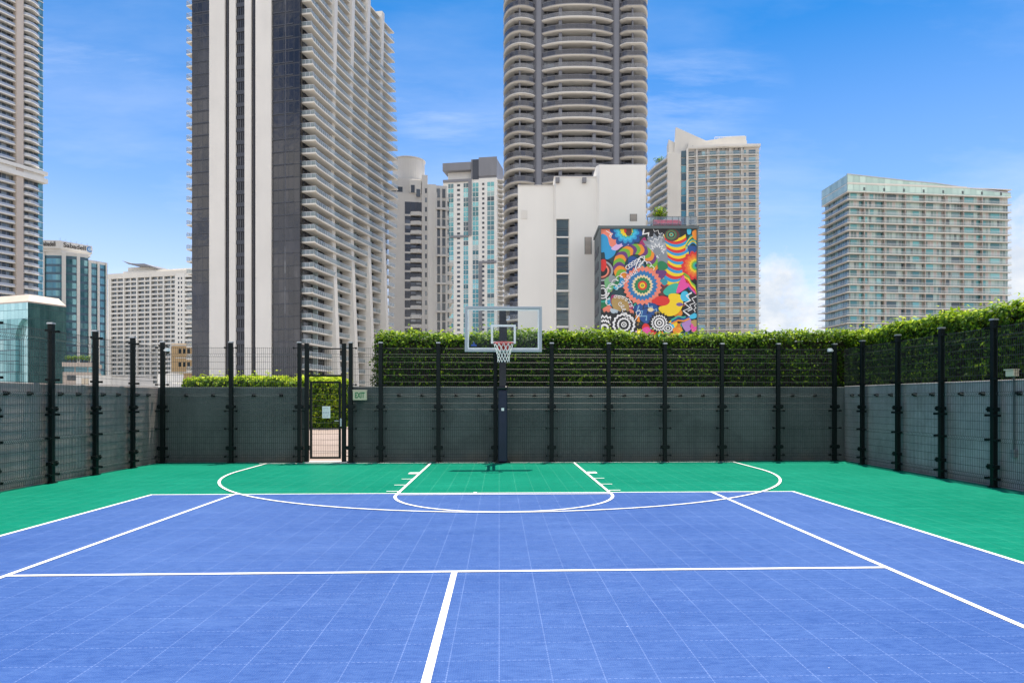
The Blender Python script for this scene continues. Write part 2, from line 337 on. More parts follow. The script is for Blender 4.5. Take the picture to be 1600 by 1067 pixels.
# ------------------------------------------------------------------ the court
TILE = .3048
def court_mat(name, base, light, dark, spec):
    t = NT(name); co = t.obj()
    sx = t.node('ShaderNodeSeparateXYZ'); t.link(co, sx.inputs[0])
    u = t.math('DIVIDE', sx.outputs[0], TILE); v = t.math('DIVIDE', sx.outputs[1], TILE)
    cb = t.node('ShaderNodeCombineXYZ'); t.link(t.math('FLOOR', u), cb.inputs[0]); t.link(t.math('FLOOR', v), cb.inputs[1])
    wn = t.node('ShaderNodeTexWhiteNoise', noise_dimensions='2D'); t.link(cb.outputs[0], wn.inputs[0])
    # lattice of the tile: fine ribs both ways
    pu = t.math('PINGPONG', t.math('MULTIPLY', u, 22.0), .5); pv = t.math('PINGPONG', t.math('MULTIPLY', v, 22.0), .5)
    lat = t.math('MULTIPLY', t.math('SMOOTH_MIN', pu, pv, .15), 2.2, clamp=True)     # 0 on ribs, 1 in holes
    big = t.noise(co, .35, 4, .6); mid = t.noise(co, 2.3, 5, .65); fine = t.noise(co, 55, 2, .6)
    sc = t.noise(t.mapped(co, (.5, 2.2, 1)), 1.1, 6, .7)
    col = t.mix(t.math('MULTIPLY', wn.outputs[0], .22), base, tuple(c*.8 for c in base))
    col = t.mix(t.math('MULTIPLY', lat, .75), col, dark)
    col = t.mix(t.math('MULTIPLY', t.ramp(big, [(.35, (0,0,0)), (.7, (1,1,1))]), .34), col, light)
    col = t.mix(t.math('MULTIPLY', t.ramp(sc, [(.52, (0,0,0)), (.8, (1,1,1))]), .5), col, light)
    col = t.mix(t.math('MULTIPLY', t.ramp(mid, [(.3, (1,1,1)), (.5, (0,0,0))]), .12), col, dark)
    for sc_, an, lo in (((7, .5, 1), .5, .66), ((6, .4, 1), -.9, .67), ((9, .8, 1), 1.9, .68)):        # pale scuffs dragged over the tiles
        mp = t.node('ShaderNodeMapping'); t.link(co, mp.inputs[0]); mp.inputs['Rotation'].default_value = (0, 0, an); mp.inputs['Scale'].default_value = sc_
        col = t.mix(t.math('MULTIPLY', t.ramp(t.noise(mp.outputs[0], 1.6, 3, .6), [(lo, (0,0,0)), (lo+.05, (1,1,1))]), .07), col, tuple(c*1.1+.05 for c in light))
    grain = t.noise(t.mapped(co, (9, 26, 1)), 1.0, 4, .7)          # fine ribbed grain
    col = t.mix(t.math('MULTIPLY', t.ramp(grain, [(.40, (0,0,0)), (.66, (1,1,1))]), .22), col, light)
    col = t.mix(t.math('MULTIPLY', t.ramp(grain, [(.36, (1,1,1)), (.52, (0,0,0))]), .25), col, dark)
    # tile seams: a broken pale line where the tabs meet
    su = t.math('SUBTRACT', .5, t.math('ABSOLUTE', t.math('SUBTRACT', t.math('FRACT', u), .5)))
    sv = t.math('SUBTRACT', .5, t.math('ABSOLUTE', t.math('SUBTRACT', t.math('FRACT', v), .5)))
    dash_u = t.math('GREATER_THAN', t.math('FRACT', t.math('MULTIPLY', v, 9.0)), .35)
    dash_v = t.math('GREATER_THAN', t.math('FRACT', t.math('MULTIPLY', u, 9.0)), .45)
    k1 = t.math('MULTIPLY', t.math('LESS_THAN', su, .014), t.math('MULTIPLY_ADD', dash_u, .32, .10))
    k2 = t.math('MULTIPLY', t.math('LESS_THAN', sv, .012), t.math('MULTIPLY_ADD', dash_v, .48, .06))
    k = t.math('MULTIPLY', t.math('MAXIMUM', k1, k2), t.ramp(mid, [(.3, (.35,)*3), (.65, (1,1,1))]))
    col = t.mix(k, col, tuple(min(.8, c*1.15+.10) for c in light))
    # specks of grit
    vo = t.node('ShaderNodeTexVoronoi'); t.link(co, vo.inputs['Vector']); vo.inputs['Scale'].default_value = 5.5
    sp2 = t.math('LESS_THAN', vo.outputs['Distance'], .022)
    sel = t.node('ShaderNodeSeparateColor'); t.link(vo.outputs['Color'], sel.inputs[0])
    sp2 = t.math('MULTIPLY', sp2, t.math('GREATER_THAN', sel.outputs[0], .8))
    col = t.mix(t.math('MULTIPLY', sp2, .7), col, (.6, .6, .62))
    t.set(Base_Color=col, Roughness=t.math('MULTIPLY_ADD', mid, .2, .36), Specular_IOR_Level=spec)
    h = t.math('ADD', t.math('MULTIPLY', lat, -1.0), t.math('MULTIPLY', fine, .4))
    t.bump(h, .22, .004)
    return t.mat
M['blue_court'] = court_mat('blue_court_tile', (.033, .084, .268), (.080, .15, .35), (.014, .044, .175), .18)
M['green_court'] = court_mat('green_court_tile', (.0, .155, .093), (.012, .235, .155), (.0, .09, .055), .05)
def line_mat():
    t = NT('white_line_paint'); co = t.obj(); n = t.noise(co, 9, 6, .7); n2 = t.noise(co, 70, 3, .6)
    f = t.math('ADD', t.math('MULTIPLY', n, .6), t.math('MULTIPLY', n2, .4))
    t.set(Base_Color=t.ramp(f, [(.30, (.42, .47, .55)), (.44, (.72, .72, .71)), (.6, (.80, .80, .79))]), Roughness=.55)
    return t.mat
M['line'] = line_mat()
M['path'] = None
def path_mat():
    t = NT('pink_concrete_path'); co = t.obj(); n = t.noise(co, 1.2, 6, .65); n2 = t.noise(co, 90, 3, .6)
    c = t.ramp(n, [(.3, (.25, .195, .165)), (.7, (.32, .255, .22))])
    t.set(Base_Color=t.mix(t.math('MULTIPLY', n2, .3), c, (.21, .165, .14)), Roughness=.85); t.bump(n2, .2, .005)
    return t.mat
M['path'] = path_mat()
def ground_mat():
    t = NT('city_ground'); co = t.obj()
    br = t.node('ShaderNodeTexBrick'); t.link(t.mapped(co, (.011, .014, 1)), br.inputs[0])
    br.inputs['Scale'].default_value = 1; br.inputs['Color1'].default_value = (.64, .58, .50, 1); br.inputs['Color2'].default_value = (.56, .51, .45, 1)
    br.inputs['Mortar'].default_value = (.28, .265, .25, 1); br.inputs['Mortar Size'].default_value = .1
    n = t.noise(co, .03, 6, .7)
    t.set(Base_Color=t.mix(t.ramp(n, [(.55, (0,0,0)), (.68, (.7,)*3)]), br.outputs[0], (.14, .18, .08)), Roughness=.9)
    return t.mat
M['ground'] = ground_mat()
M['deck'] = paint('grey_roof_deck', (.30, .29, .28), .9, .12, .5, streak=False)

LX, RX, BY = -8.74, 9.19, 18.17        # inner faces of the walls
m = MB(); m.add([(-9000,-9000,GZ),(9000,-9000,GZ),(9000,9000,GZ),(-9000,9000,GZ)], [(0,1,2,3)])
tag(m.build('ground', M['ground']), kind='structure')
m = MB(); m.box(-16, 18, -14, 34, GZ, -.30)
tag(m.build('roof_deck', M['deck']), kind='structure')
m = MB(); m.box(LX-.02, RX+.02, -10, BY+.02, -.29, 0)
tag(m.build('court', M['green_court']), kind='structure')
def sheet(name, polys, z, mat, parent=None):
    m = MB()
    for p in polys: m.add([(x,y,z) for x,y in p], [tuple(range(len(p)))])
    return tag(m.build(name, mat, parent), kind='structure')
def rect(x0,x1,y0,y1): return [(x0,y0),(x1,y0),(x1,y1),(x0,y1)]
BXL, BXR, BFY = -5.86, 5.13, 11.95
sheet('blue_court', [rect(BXL, BXR, -9.9, BFY)], .004, M['blue_court'])
# tennis lines
hw = .027
sheet('doubles_boundary_line', [rect(BXL-hw, BXL+hw, -9.9, BFY-hw), rect(BXR-hw, BXR+hw, -9.9, BFY-hw), rect(BXL-hw, BXR+hw, BFY-hw, BFY+hw)], .008, M['line'])
SLX, SRX, CX, SVY = -4.48, 3.69, -.415, 6.485
sheet('singles_sideline', [rect(SLX-hw, SLX+hw, -9.9, BFY-hw-.001)], .009, M['line'])
sheet('singles_sideline', [rect(SRX-hw, SRX+hw, -9.9, BFY-hw-.001)], .009, M['line'])
sheet('service_line', [rect(SLX+hw+.001, SRX-hw-.001, SVY-hw, SVY+hw)], .009, M['line'])
sheet('centre_service_line', [rect(CX-hw, CX+hw, -9.9, SVY-hw-.001)], .009, M['line'])
sheet('centre_mark', [rect(CX-hw, CX+hw, BFY+hw+.001, BFY+.11)], .009, M['line'])
# basketball lines
KX0, KX1, BLY, FTY = -1.73, 1.905, 17.72, 11.76
kc, kr = (KX0+KX1)/2, (KX1-KX0)/2
sheet('baseline', [rect(-6.05, 6.10, BLY-.025, BLY+.025)], .010, M['line'])
def arc_band(cx, cy, rx, ry, a0, a1, w, n=72):
    out = []
    for i in range(n):
        a = a0+(a1-a0)*i/n; b = a0+(a1-a0)*(i+1)/n
        out.append([(cx+(rx-w)*cos(a), cy+(ry-w)*sin(a)), (cx+(rx+w)*cos(a), cy+(ry+w)*sin(a)), (cx+(rx+w)*cos(b), cy+(ry+w)*sin(b)), (cx+(rx-w)*cos(b), cy+(ry-w)*sin(b))])
    return out
sheet('key_line', [rect(KX0-.025, KX0+.025, FTY, BLY-.026), rect(KX1-.025, KX1+.025, FTY, BLY-.026)] + arc_band(kc, FTY, kr, 1.86, pi, 2*pi, .025), .0115, M['line'])
sheet('free_throw_line', [rect(KX0+.026, KX1-.026, FTY-.025, FTY+.025)], .0125, M['line'])
sheet('three_point_line', [rect(-5.86, -5.81, 15.87, BLY-.026), rect(6.00, 6.05, 15.87, BLY-.026)] + arc_band(.095, 15.87, 5.93, 6.0, pi, 2*pi, .025, 110), .0135, M['line'])
hs_ = []
for y, t_ in ((15.2, .15), (14.08, .025), (13.1, .025), (12.2, .025)):
    hs_.append(rect(KX0-.026-.21, KX0-.026, y-t_, y+t_)); hs_.append(rect(KX1+.026, KX1+.026+.21, y-t_, y+t_))
sheet('lane_mark', hs_, .0125, M['line'])

# ------------------------------------------------------------------ walls round the court
def wall(name, label, x0, x1, y0, y1, z1, mat, clips, cable=None):
    e = empty(name, ((x0+x1)/2, (y0+y1)/2, -.28), 0, label, 'wall')
    ox, oy, oz = e.location
    m = MB(); m.box(x0-ox, x1-ox, y0-oy, y1-oy, 0, z1-oz); m.build('wall_body', mat, e, bevel=.012)
    for (cx, cy, nx, ny) in clips:
        c = MB()
        tx, ty = -ny, nx
        def P(a, b): return (cx-ox+tx*a+nx*b, cy-oy+ty*a+ny*b)
        q = [P(-.045,0), P(.045,0), P(.045,.03), P(-.045,.03)]
        if (q[1][0]-q[0][0])*(q[2][1]-q[1][1])-(q[1][1]-q[0][1])*(q[2][0]-q[1][0]) < 0: q = q[::-1]
        c.prism(q, 1.68-oz, 1.76-oz)
        q2 = [P(-.02,.03), P(.02,.03), P(.02,.085), P(-.02,.085)]
        if (q2[1][0]-q2[0][0])*(q2[2][1]-q2[1][1])-(q2[1][1]-q2[0][1])*(q2[2][0]-q2[1][0]) < 0: q2 = q2[::-1]
        c.prism(q2, 1.70-oz, 1.745-oz)
        c.build('cable_clip', M['post'], e)
    if cable:
        c = MB(); c.tube([(a-ox, b-oy, z-oz) for a, b, z in cable], .004, 5); c.build('cable', M['slate'], e)
    return e

BP = [x_at(p, 17.99) for p in (254, 361, 468)]          # back fence posts, left of the gate
GP = [x_at(p, 17.99) for p in (479.5, 537.5)]           # gate posts
BQ = [x_at(p, 17.99) for p in (548, 595, 685, 774, 862, 951, 1039, 1128, 1216, 1304)]
GX0, GX1 = x_at(476.5, BY), x_at(543.5, BY)
LXP, RXP = -8.62, 9.06                                   # side post rows
LP = [y_at(p, LXP) for p in (207.5, 149, 80)]; LP += [LP[-1]-1.55, LP[-1]-3.1, LP[-1]-4.65]
RP = [y_at(p, RXP) for p in (1347.5, 1403, 1471, 1553)]; RP += [RP[-1]-1.6, RP[-1]-3.2, RP[-1]-4.8]
def thirds(a, b): return [a+(b-a)*.30, a+(b-a)*.70]
def cable_pts(xs, fn):
    out = []
    for a, b in zip(xs[:-1], xs[1:]):
        for k in range(5):
            t = k/5; out.append(fn(a+(b-a)*t, 1.735-.035*sin(pi*t)))
    out.append(fn(xs[-1], 1.735)); return out
cl = [c for a, b in zip(BP[:-1], BP[1:]) for c in thirds(a, b)]
wall('court_wall', 'shade-toned grey rendered wall behind the mesh fence between left corner and open gate', LX-.25, GX0, BY, BY+.25, 1.93, M['wall_back_shaded'], [(x, BY, 0, -1) for x in cl], cable_pts(cl, lambda a, z: (a, BY-.06, z)))
cr = [c for a, b in zip(BQ[1:-1], BQ[2:]) for c in thirds(a, b)]
wall('court_wall', 'long shade-toned grey rendered wall behind the hoop, below the tall hedge', GX1, RX+.25, BY, BY+.25, 1.95, M['wall_back_shaded'], [(x, BY, 0, -1) for x in cr], cable_pts(cr, lambda a, z: (a, BY-.06, z)))
ll = sorted(c for a, b in zip([17.99]+LP[:-1], LP) for c in thirds(a, b))
wall('court_wall', 'grey rendered wall toned up for grazing sun along the left side of the court', LX-.25, LX, -10, BY-.002, 1.92, M['wall_left_lit'], [(LX, y, 1, 0) for y in ll], cable_pts(ll, lambda a, z: (LX+.06, a, z)))
rr = sorted(c for a, b in zip([17.99]+RP[:-1], RP) for c in thirds(a, b))
wall('court_wall', 'grey rendered wall toned up for sky light along the right side of the court', RX, RX+.25, -10, BY-.002, 1.97, M['wall_right_lit'], [(RX, y, -1, 0) for y in rr], cable_pts(rr, lambda a, z: (RX-.06, a, z)))

# ------------------------------------------------------------------ welded mesh fence
PT = 3.06
def post_mesh():
    m = MB(); m.box(-.046, .046, -.046, .046, 0, PT)
    return m
def cap_mesh():
    m = MB(); m.box(-.056, .056, -.056, .056, PT, PT+.02); m.prism([(-.05,-.05),(.05,-.05),(.05,.05),(-.05,.05)], PT+.02, PT+.032); return m
def foot_mesh():
    m = MB(); m.box(-.085, .085, -.07, .07, 0.001, .014)
    for sx in (-1,1): m.tube([(sx*.068,-.03,.014),(sx*.068,-.03,.035)], .012, 6)
    return m
def clamp_mesh(z):
    m = MB(); m.box(-.095, .095, -.066, -.051, z-.05, z+.05)
    for s in (-1,1): m.tube([(s*.07,-.09,z),(s*.07,-.06,z)], .022, 8); m.box(s*.095-.02, s*.095+.02, -.058, .03, z-.035, z+.035)
    return m
def bar_mesh(z):
    m = MB(); m.box(-.155, .155, -.062, -.052, z-.009, z+.009)
    for s in (-1,1): m.box(s*.14-.012, s*.14+.012, -.075, .02, z-.022, z+.022)
    return m
post_proto = None
def fence_post(parent, x, y, rz):
    global post_proto
    if post_proto is None:
        p = post_mesh().build('fence_post', M['post'], parent, bevel=.006)
        cap_mesh().build('post_cap', M['steel'], p); foot_mesh().build('post_foot', M['post'], p)
        for z in (1.43, .38): clamp_mesh(z).build('panel_clamp', M['post'], p)
        for z in (2.93, 1.99, 1.32, .87, .165): bar_mesh(z).build('panel_bracket', M['post'], p)
        post_proto = p
    else: p = copy_tree(post_proto, parent)
    pl = parent.location
    p.location = (x-pl.x, y-pl.y, -pl.z); p.rotation_euler = (0, 0, rz)
    return p
HZ = [2.93, 2.78, 2.71, 2.57, 2.40, 2.24, 2.07, 1.93, 1.75, 1.68, 1.52, 1.36, 1.20, 1.04, .90, .83, .66, .50, .34, .20, .13, .05]
FOLD = (2.745, 1.715, .865, .165)
def panel(parent, a, b, axis, fixed, n, z0=.04, z1=2.95, step=.05, wr=.0037):
    """wire panel between a and b along axis; n = outward normal towards the court (folds bulge that way)"""
    m = MB(); pl = parent.location
    def P(u, d, z):
        if axis == 'x': return (u-pl.x, fixed-pl.y+n*d, z-pl.z)
        return (fixed-pl.x+n*d, u-pl.y, z-pl.z)
    k = max(2, int(round((b-a)/step)))
    zs = []
    prof = [(z1, 0)]
    for f in FOLD:
        if z0 < f-.05 and f+.05 < z1: prof += [(f+.035, 0), (f, .028), (f-.035, 0)]
    prof.append((z0, 0))
    for i in range(k+1):
        u = a+(b-a)*i/k
        pts = [P(u, d, z) for z, d in prof]
        m.tube(pts, wr, 4, 0, False)
    for z in HZ:
        if z0 <= z <= z1: m.tube([P(a, -.005, z), P(b, -.005, z)], wr*.95, 4, 0, False)
    return m.build('wire_panel', M['wire'], parent)
def fence(label, posts, panels, loc):
    e = empty('mesh_fence', loc, 0, label, 'fence', 'mesh fence runs round the court')
    for p in posts: fence_post(e, *p)
    for q in panels: panel(e, *q)
    return e
PY = 17.99
g = .06
fence('dark green wire mesh fence with two bays between left corner and gate', [(x, PY, 0) for x in BP],
      [(a+g, b-g, 'x', PY+.02, -1) for a, b in zip(BP[:-1], BP[1:])], (sum(BP)/3, PY, 0))
fence('long dark green wire mesh fence behind the hoop, in front of the tall hedge', [(x, PY, 0) for x in BQ],
      [(a+g, b-g, 'x', PY+.02, -1) for a, b in zip(BQ[:-1], BQ[1:])], (3, PY, 0))
fence('dark green wire mesh fence on the left, in front of the side wall', [(LXP, y, -pi/2+pi) for y in LP],
      [(b+g, a-g, 'y', LXP-.02, 1) for a, b in zip([PY]+LP[:-1], LP)], (LXP, 13, 0))
fence('dark green wire mesh fence on the right, below the sunlit side hedge', [(RXP, y, -pi/2) for y in RP],
      [(b+g, a-g, 'y', RXP+.02, -1) for a, b in zip([PY]+RP[:-1], RP)], (RXP, 13, 0))
# gate: frame posts, transom mesh and a leaf
ge = empty('gate', ((GP[0]+GP[1])/2, PY, 0), 0, 'narrow black framed mesh gate standing in the back fence with path beyond', 'gate')
gw = (GP[1]-GP[0])/2
for s in (-1, 1):
    m = MB(); m.box(s*gw-.05, s*gw+.05, -.05, .05, 0, PT-.03); m.box(s*gw-.055, s*gw+.055, -.055, .055, PT-.03, PT-.01); m.build('gate_post', M['post'], ge, bevel=.005)
m = MB(); m.box(-gw+.052, gw-.052, -.025, .025, 2.20, 2.25); m.build('transom_bar', M['post'], ge)
m = MB(); m.box(-gw+.052, gw-.052, -.02, .02, 2.90, 2.93); m.build('transom_bar', M['post'], ge)
panel(ge, GP[0]+.055, GP[1]-.055, 'x', PY, -1, 2.26, 2.89)
lx0, lx1 = x_at(484.5, PY)-ge.location.x, x_at(532.5, PY)-ge.location.x
m = MB()
m.box(lx0, lx0+.05, -.03, .03, .10, 2.08); m.box(lx1-.05, lx1, -.03, .03, .10, 2.08)
m.box(lx0+.05, lx1-.05, -.03, .03, 2.03, 2.08); m.box(lx0+.05, lx1-.05, -.03, .03, .10, .15)
gl = m.build('gate_leaf', M['post'], ge, bevel=.004)
m = MB()
for i in range(15):
    x = lx0+.05+(lx1-lx0-.1)*(i+.5)/15; m.tube([(x,0,.15),(x,0,2.03)], .003, 4, 0, False)
for z in [.15+.145*j for j in range(1, 13)]: m.tube([(lx0+.05,.005,z),(lx1-.05,.005,z)], .0035, 4, 0, False)
m.build('leaf_mesh', M['wire'], gl)
m = MB(); m.box(lx1-.01, lx1+.055, -.045, .045, .93, 1.13); m.tube([(lx1-.04,-.03,1.07),(lx1-.04,-.075,1.07),(lx1-.14,-.075,1.07)], .011, 8); m.build('latch', M['steel'], gl)
for z in (.38, 1.43):
    m = MB(); m.tube([(lx0-.025,-.02,z-.06),(lx0-.025,-.02,z+.06)], .022, 8); m.box(lx0-.06, lx0-.02, -.03, .0, z-.04, z+.04); m.build('hinge', M['post'], gl)
m = MB(); m.box(-gw-.03, gw+.09, -.08, .22, .001, .022); m.build('threshold', M['white2'], ge)

# notice on the gate
nx0, nx1 = x_at(503.5, 17.94), x_at(516, 17.94)
ne = empty('notice', ((nx0+nx1)/2, 17.945, 1.14), 0, 'white paper notice tied to the mesh of the gate', 'notice')
nw = (nx1-nx0)/2
m = MB(); m.box(-nw, nw, -.003, 0, 0, .30); m.build('notice_sheet', M['whitepl'], ne)
m = MB()
for j, (zz, n_) in enumerate([(.26,1),(.22,2),(.165,3),(.14,3),(.115,3),(.07,2),(.04,1)]):
    for i in range(n_):
        x0 = -nw*.85+i*(1.7*nw/n_); m.box(x0, x0+1.7*nw/n_*.8, -.005, -.0032, zz-.007, zz+.004)
m.build('printed_lines', plain('print_ink', (.25,.27,.36), .6), ne)

def text_mesh(name, body, size, mat, parent, loc, rot=(R(90),0,0), extrude=.004, bold=0.0, xs=1.0, align='CENTER'):
    cu = bpy.data.curves.new(name, 'FONT'); cu.body = body; cu.size = size; cu.extrude = extrude; cu.offset = bold
    cu.align_x = align; cu.align_y = 'CENTER'
    tmp = bpy.data.objects.new(name+'_tmp', cu); COL.objects.link(tmp)
    dg = bpy.context.evaluated_depsgraph_get()
    me = bpy.data.meshes.new_from_object(tmp.evaluated_get(dg))
    bpy.data.objects.remove(tmp)
    me.materials.clear(); me.materials.append(mat)
    o = bpy.data.objects.new(name, me); COL.objects.link(o); o.parent = parent
    o.location = loc; o.rotation_euler = rot; o.scale = (xs, 1, 1)
    return o
# exit sign
ex0, ex1 = x_at(551.5, 17.93), x_at(573, 17.93)
ee = empty('exit_sign', ((ex0+ex1)/2, 17.95, 1.60), 0, 'beige exit sign box with green letters beside the gate', 'sign')
ew = (ex1-ex0)/2
m = MB(); m.box(-ew, ew, -.04, .03, 0, .235); m.build('sign_box', paint('cream_sign_face', (.50,.47,.33), .5, .08, 4, streak=False), ee, bevel=.006)
m = MB(); m.box(-ew-.006, ew+.006, -.045, .035, .235, .262); m.build('sign_lid', M['boxbeige'], ee)
text_mesh('letters', 'EXIT', .20, plain('green_letter', (.01, .16, .05), .5), ee, (0, -.0425, .118), extrude=.002, bold=.006, xs=.60)
m = MB(); m.box(-ew*.5, ew*.5, .03, .20, .05, .18); m.build('mounting_bracket', M['post'], ee)

# security cameras, junction box
def sec_camera(x, y, z, dx, label):
    e = empty('security_camera', (x, y, z), 0, label, 'camera', 'security cameras on the corner posts')
    m = MB(); m.tube([(0,0,0),(dx*.10,-.03,.02)], .016, 8); m.build('camera_arm', M['whitepl'], e)
    m = MB(); m.tube([(dx*.10,-.03,.055),(dx*.10,-.03,.05),(dx*.10,-.03,-.03)], [.03,.062,.066], 16); m.build('camera_housing', M['whitepl'], e, smooth=False)
    m = MB()
    pts = [(dx*.10,-.03,-.03-.055*sin(a)) for a in np.linspace(0, pi/2, 6)]; m.tube(pts, [max(.004,.055*cos(a)) for a in np.linspace(0, pi/2, 6)], 16); m.build('camera_dome', M['black'], e, smooth=True)
sec_camera(BP[0]+.055, PY-.04, 2.86, 1, 'white dome camera on the left corner post of the fence')
sec_camera(BQ[-1]-.055, PY-.04, 2.90, -1, 'white dome camera on the right corner post of the fence')
je = empty('junction_box', (RX, y_at(1583, RX-.05), 0), 0, 'beige weatherproof outlet box on a conduit at the right wall', 'outlet box')
m = MB(); m.box(-.12, -.015, -.10, .10, 2.02, 2.13); m.build('box_body', M['boxbeige'], je, bevel=.012)
m = MB(); m.box(-.14, -.01, -.115, .115, 2.131, 2.15); m.build('box_lid', M['boxbeige'], je)
m = MB(); m.tube([(-.04,0,2.02),(-.04,0,.72)], .016, 8); m.build('conduit', M['slate'], je)
m = MB(); m.box(-.07, -.001, -.05, .05, .58, .72); m.build('lower_outlet', M['grey'], je, bevel=.006)

# path and ground beyond the gate
def hz(x, y): return .0 + (y-18.2)*.088
m = MB()
px0, px1 = -14.5, -3.2
m.add([(px0,BY+.0,-.04),(px1,BY+.0,-.04),(px1,27,.74),(px0,27,.62)], [(0,1,2,3)]); m.add([(px0,BY,-.29),(px1,BY,-.29),(px1,BY,-.04),(px0,BY,-.04)], [(0,1,2,3)])
tag(m.build('path', M['path']), kind='structure')
m = MB()
for ya, yb in ((19.3, 19.9), (21.2, 22.2), (23.6, 24.9)):
    def pz(y): return -.04+(y-BY)*(.68/(27-BY))+.012
    m.add([(px0,ya,pz(ya)+-.01),(px1,yb,pz(yb)+.03),(px1,yb+.035,pz(yb)+.034),(px0,ya+.035,pz(ya)-.006)], [(0,1,2,3)])
tag(m.build('path_joint', M['slate']), kind='structure')

# ------------------------------------------------------------------ basketball hoop
HX, HBY = .10, 16.5           # board centre and board plane
he = empty('basketball_hoop', (x_at(785.5, 17.72), 17.78, 0), 0, 'basketball hoop with glass backboard on a navy padded pole by the back fence', 'basketball hoop')
ox, oy = he.location.x, he.location.y
m = MB(); m.box(-.09, .09, -.09, .09, .012, 3.93); m.build('pole', M['black'], he, bevel=.012)
m = MB(); m.box(-.20, .20, -.16, .12, .001, .012)
for sx in (-1,1):
    for sy in (-1,1): m.tube([(sx*.16,sy*.10-.02,.012),(sx*.16,sy*.10-.02,.04)], .016, 6)
    m.prism_xz([(sx*.09,.012),(sx*.17,.012),(sx*.09,.20)] if sx > 0 else [(sx*.09,.012),(sx*.09,.20),(sx*.17,.012)], -.01, .01)
m.build('base_plate', M['black'], he)
m = MB(); m.box(-.115, .115, -.115, .115, .02, 1.86); pad = m.build('pole_pad', M['navy'], he, bevel=.03)
m = MB(); m.box(-.035, .035, -.118, -.1155, 1.33, 1.40); m.build('pad_sticker', M['whitepl'], pad)
m = MB(); m.box(-.14, .14, -.13, .02, 1.865, 1.95); m.tube([(-.11,-.12,1.91),(.11,-.12,1.91)], .045, 10); m.build('height_crank', M['black'], he, bevel=.01)
bx, by = HX-ox, HBY-oy
for zz in (3.42, 3.05):
    m = MB()
    for s in (-1, 1): m.tube([(s*.06, -.05, zz+.0), (bx+s*.06, by+.06, zz+.02)], .022, 8)
    m.build('support_arm', M['black'], he)
m = MB(); m.box(bx-.085, bx+.085, by+.03, by+.07, 2.96, 3.48); m.build('mount_plate', M['black'], he)
BW, B0, B1 = 1.83/2, ZZ(550, 16.5), ZZ(479, 16.5)
m = MB(); f = .06
m.box(bx-BW, bx-BW+f, by-.03, by+.03, B0, B1); m.box(bx+BW-f, bx+BW, by-.03, by+.03, B0, B1)
m.box(bx-BW+f, bx+BW-f, by-.03, by+.03, B1-f, B1); m.box(bx-BW+f, bx+BW-f, by-.03, by+.03, B0, B0+f)
bb = m.build('backboard_frame', plain('grey_board_frame', (.36,.385,.41), .4, .1), he, bevel=.006)
t = NT('clear_board_glass'); t.set(Base_Color=(.93,.96,.97,1), Roughness=.0, IOR=1.45, Specular_IOR_Level=.5)
tr = t.node('ShaderNodeBsdfTransparent'); tr.inputs[0].default_value = (.90,.93,.945,1)
gl_ = t.node('ShaderNodeBsdfGlossy'); gl_.inputs['Roughness'].default_value = .02
fr = t.node('ShaderNodeFresnel'); fr.inputs[0].default_value = 1.22
mx = t.node('ShaderNodeMixShader'); t.link(fr.outputs[0], mx.inputs[0]); t.link(tr.outputs[0], mx.inputs[1]); t.link(gl_.outputs[0], mx.inputs[2]); t.link(mx.outputs[0], t.out.inputs[0])
m = MB(); m.box(bx-BW+f, bx+BW-f, by-.007, by+.007, B0+f, B1-f); m.build('glass_pane', t.mat, bb)
def ring_xz(m, x0,x1,z0,z1,t_,ya,yb):
    m.box(x0,x0+t_,ya,yb,z0,z1); m.box(x1-t_,x1,ya,yb,z0,z1); m.box(x0+t_,x1-t_,ya,yb,z1-t_,z1); m.box(x0+t_,x1-t_,ya,yb,z0,z0+t_)
m = MB(); tz0 = ZZ(537, 16.5); ring_xz(m, bx-.295, bx+.295, tz0, tz0+.45, .05, by-.010, by-.0075); m.build('target_square', M['line'], bb)
m = MB(); ring_xz(m, bx-BW+f+.001, bx+BW-f-.001, B0+f+.001, B1-f-.001, .038, by-.010, by-.0075); m.build('border_tape', M['line'], bb)
em = plain('blue_board_emblem', (.02,.07,.30), .5)
m = MB(); q0, q1 = bx-BW+f+.08, B0+f+.075
m.add([(q0,by-.0115,q1),(q0+.15,by-.0115,q1),(q0+.13,by-.0115,q1+.045),(q0+.02,by-.0115,q1+.045)], [(0,1,2,3)])
m.add([(q0+.05,by-.0115,q1+.05),(q0+.10,by-.0115,q1+.05),(q0+.075,by-.0115,q1+.115)], [(0,1,2)])
m.build('board_emblem', em, bb)
RZ = ZZ(536.5, 16.2); rcy = by-.03-.15-.2286
m = MB(); m.tube([(bx+.2286*cos(a), rcy+.2286*sin(a), RZ) for a in np.linspace(0, 2*pi, 33)[:-1]], .011, 8, closed=True)
m.box(bx-.12, bx+.12, by-.05, by-.031, RZ-.14, RZ+.03); m.box(bx-.055, bx+.055, rcy+.21, by-.05, RZ-.012, RZ+.012)
for s in (-1,1): m.tube([(bx+s*.10,by-.05,RZ-.005),(bx+s*.17,rcy+.15,RZ)], .010, 6)
m.tube([(bx,by-.05,RZ-.12),(bx,rcy+.2286,RZ-.02)], .012, 6)
rim = m.build('rim', plain('red_rim', (.46,.016,.008), .4), he)
m = MB(); N = 12; lev = [(0,.222),(.10,.205),(.19,.17),(.28,.145),(.36,.135),(.43,.14)]
for i in range(N):
    for sgn in (1,-1):
        pts = []
        for j, (dz, r_) in enumerate(lev):
            a = 2*pi*(i + sgn*.5*(j % 2))/N
            pts.append((bx+r_*cos(a), rcy+r_*sin(a), RZ-.01-dz))
        m.tube(pts, .0065, 5)
m.build('net', plain('white_net_cord', (.75,.74,.71), .8), rim)
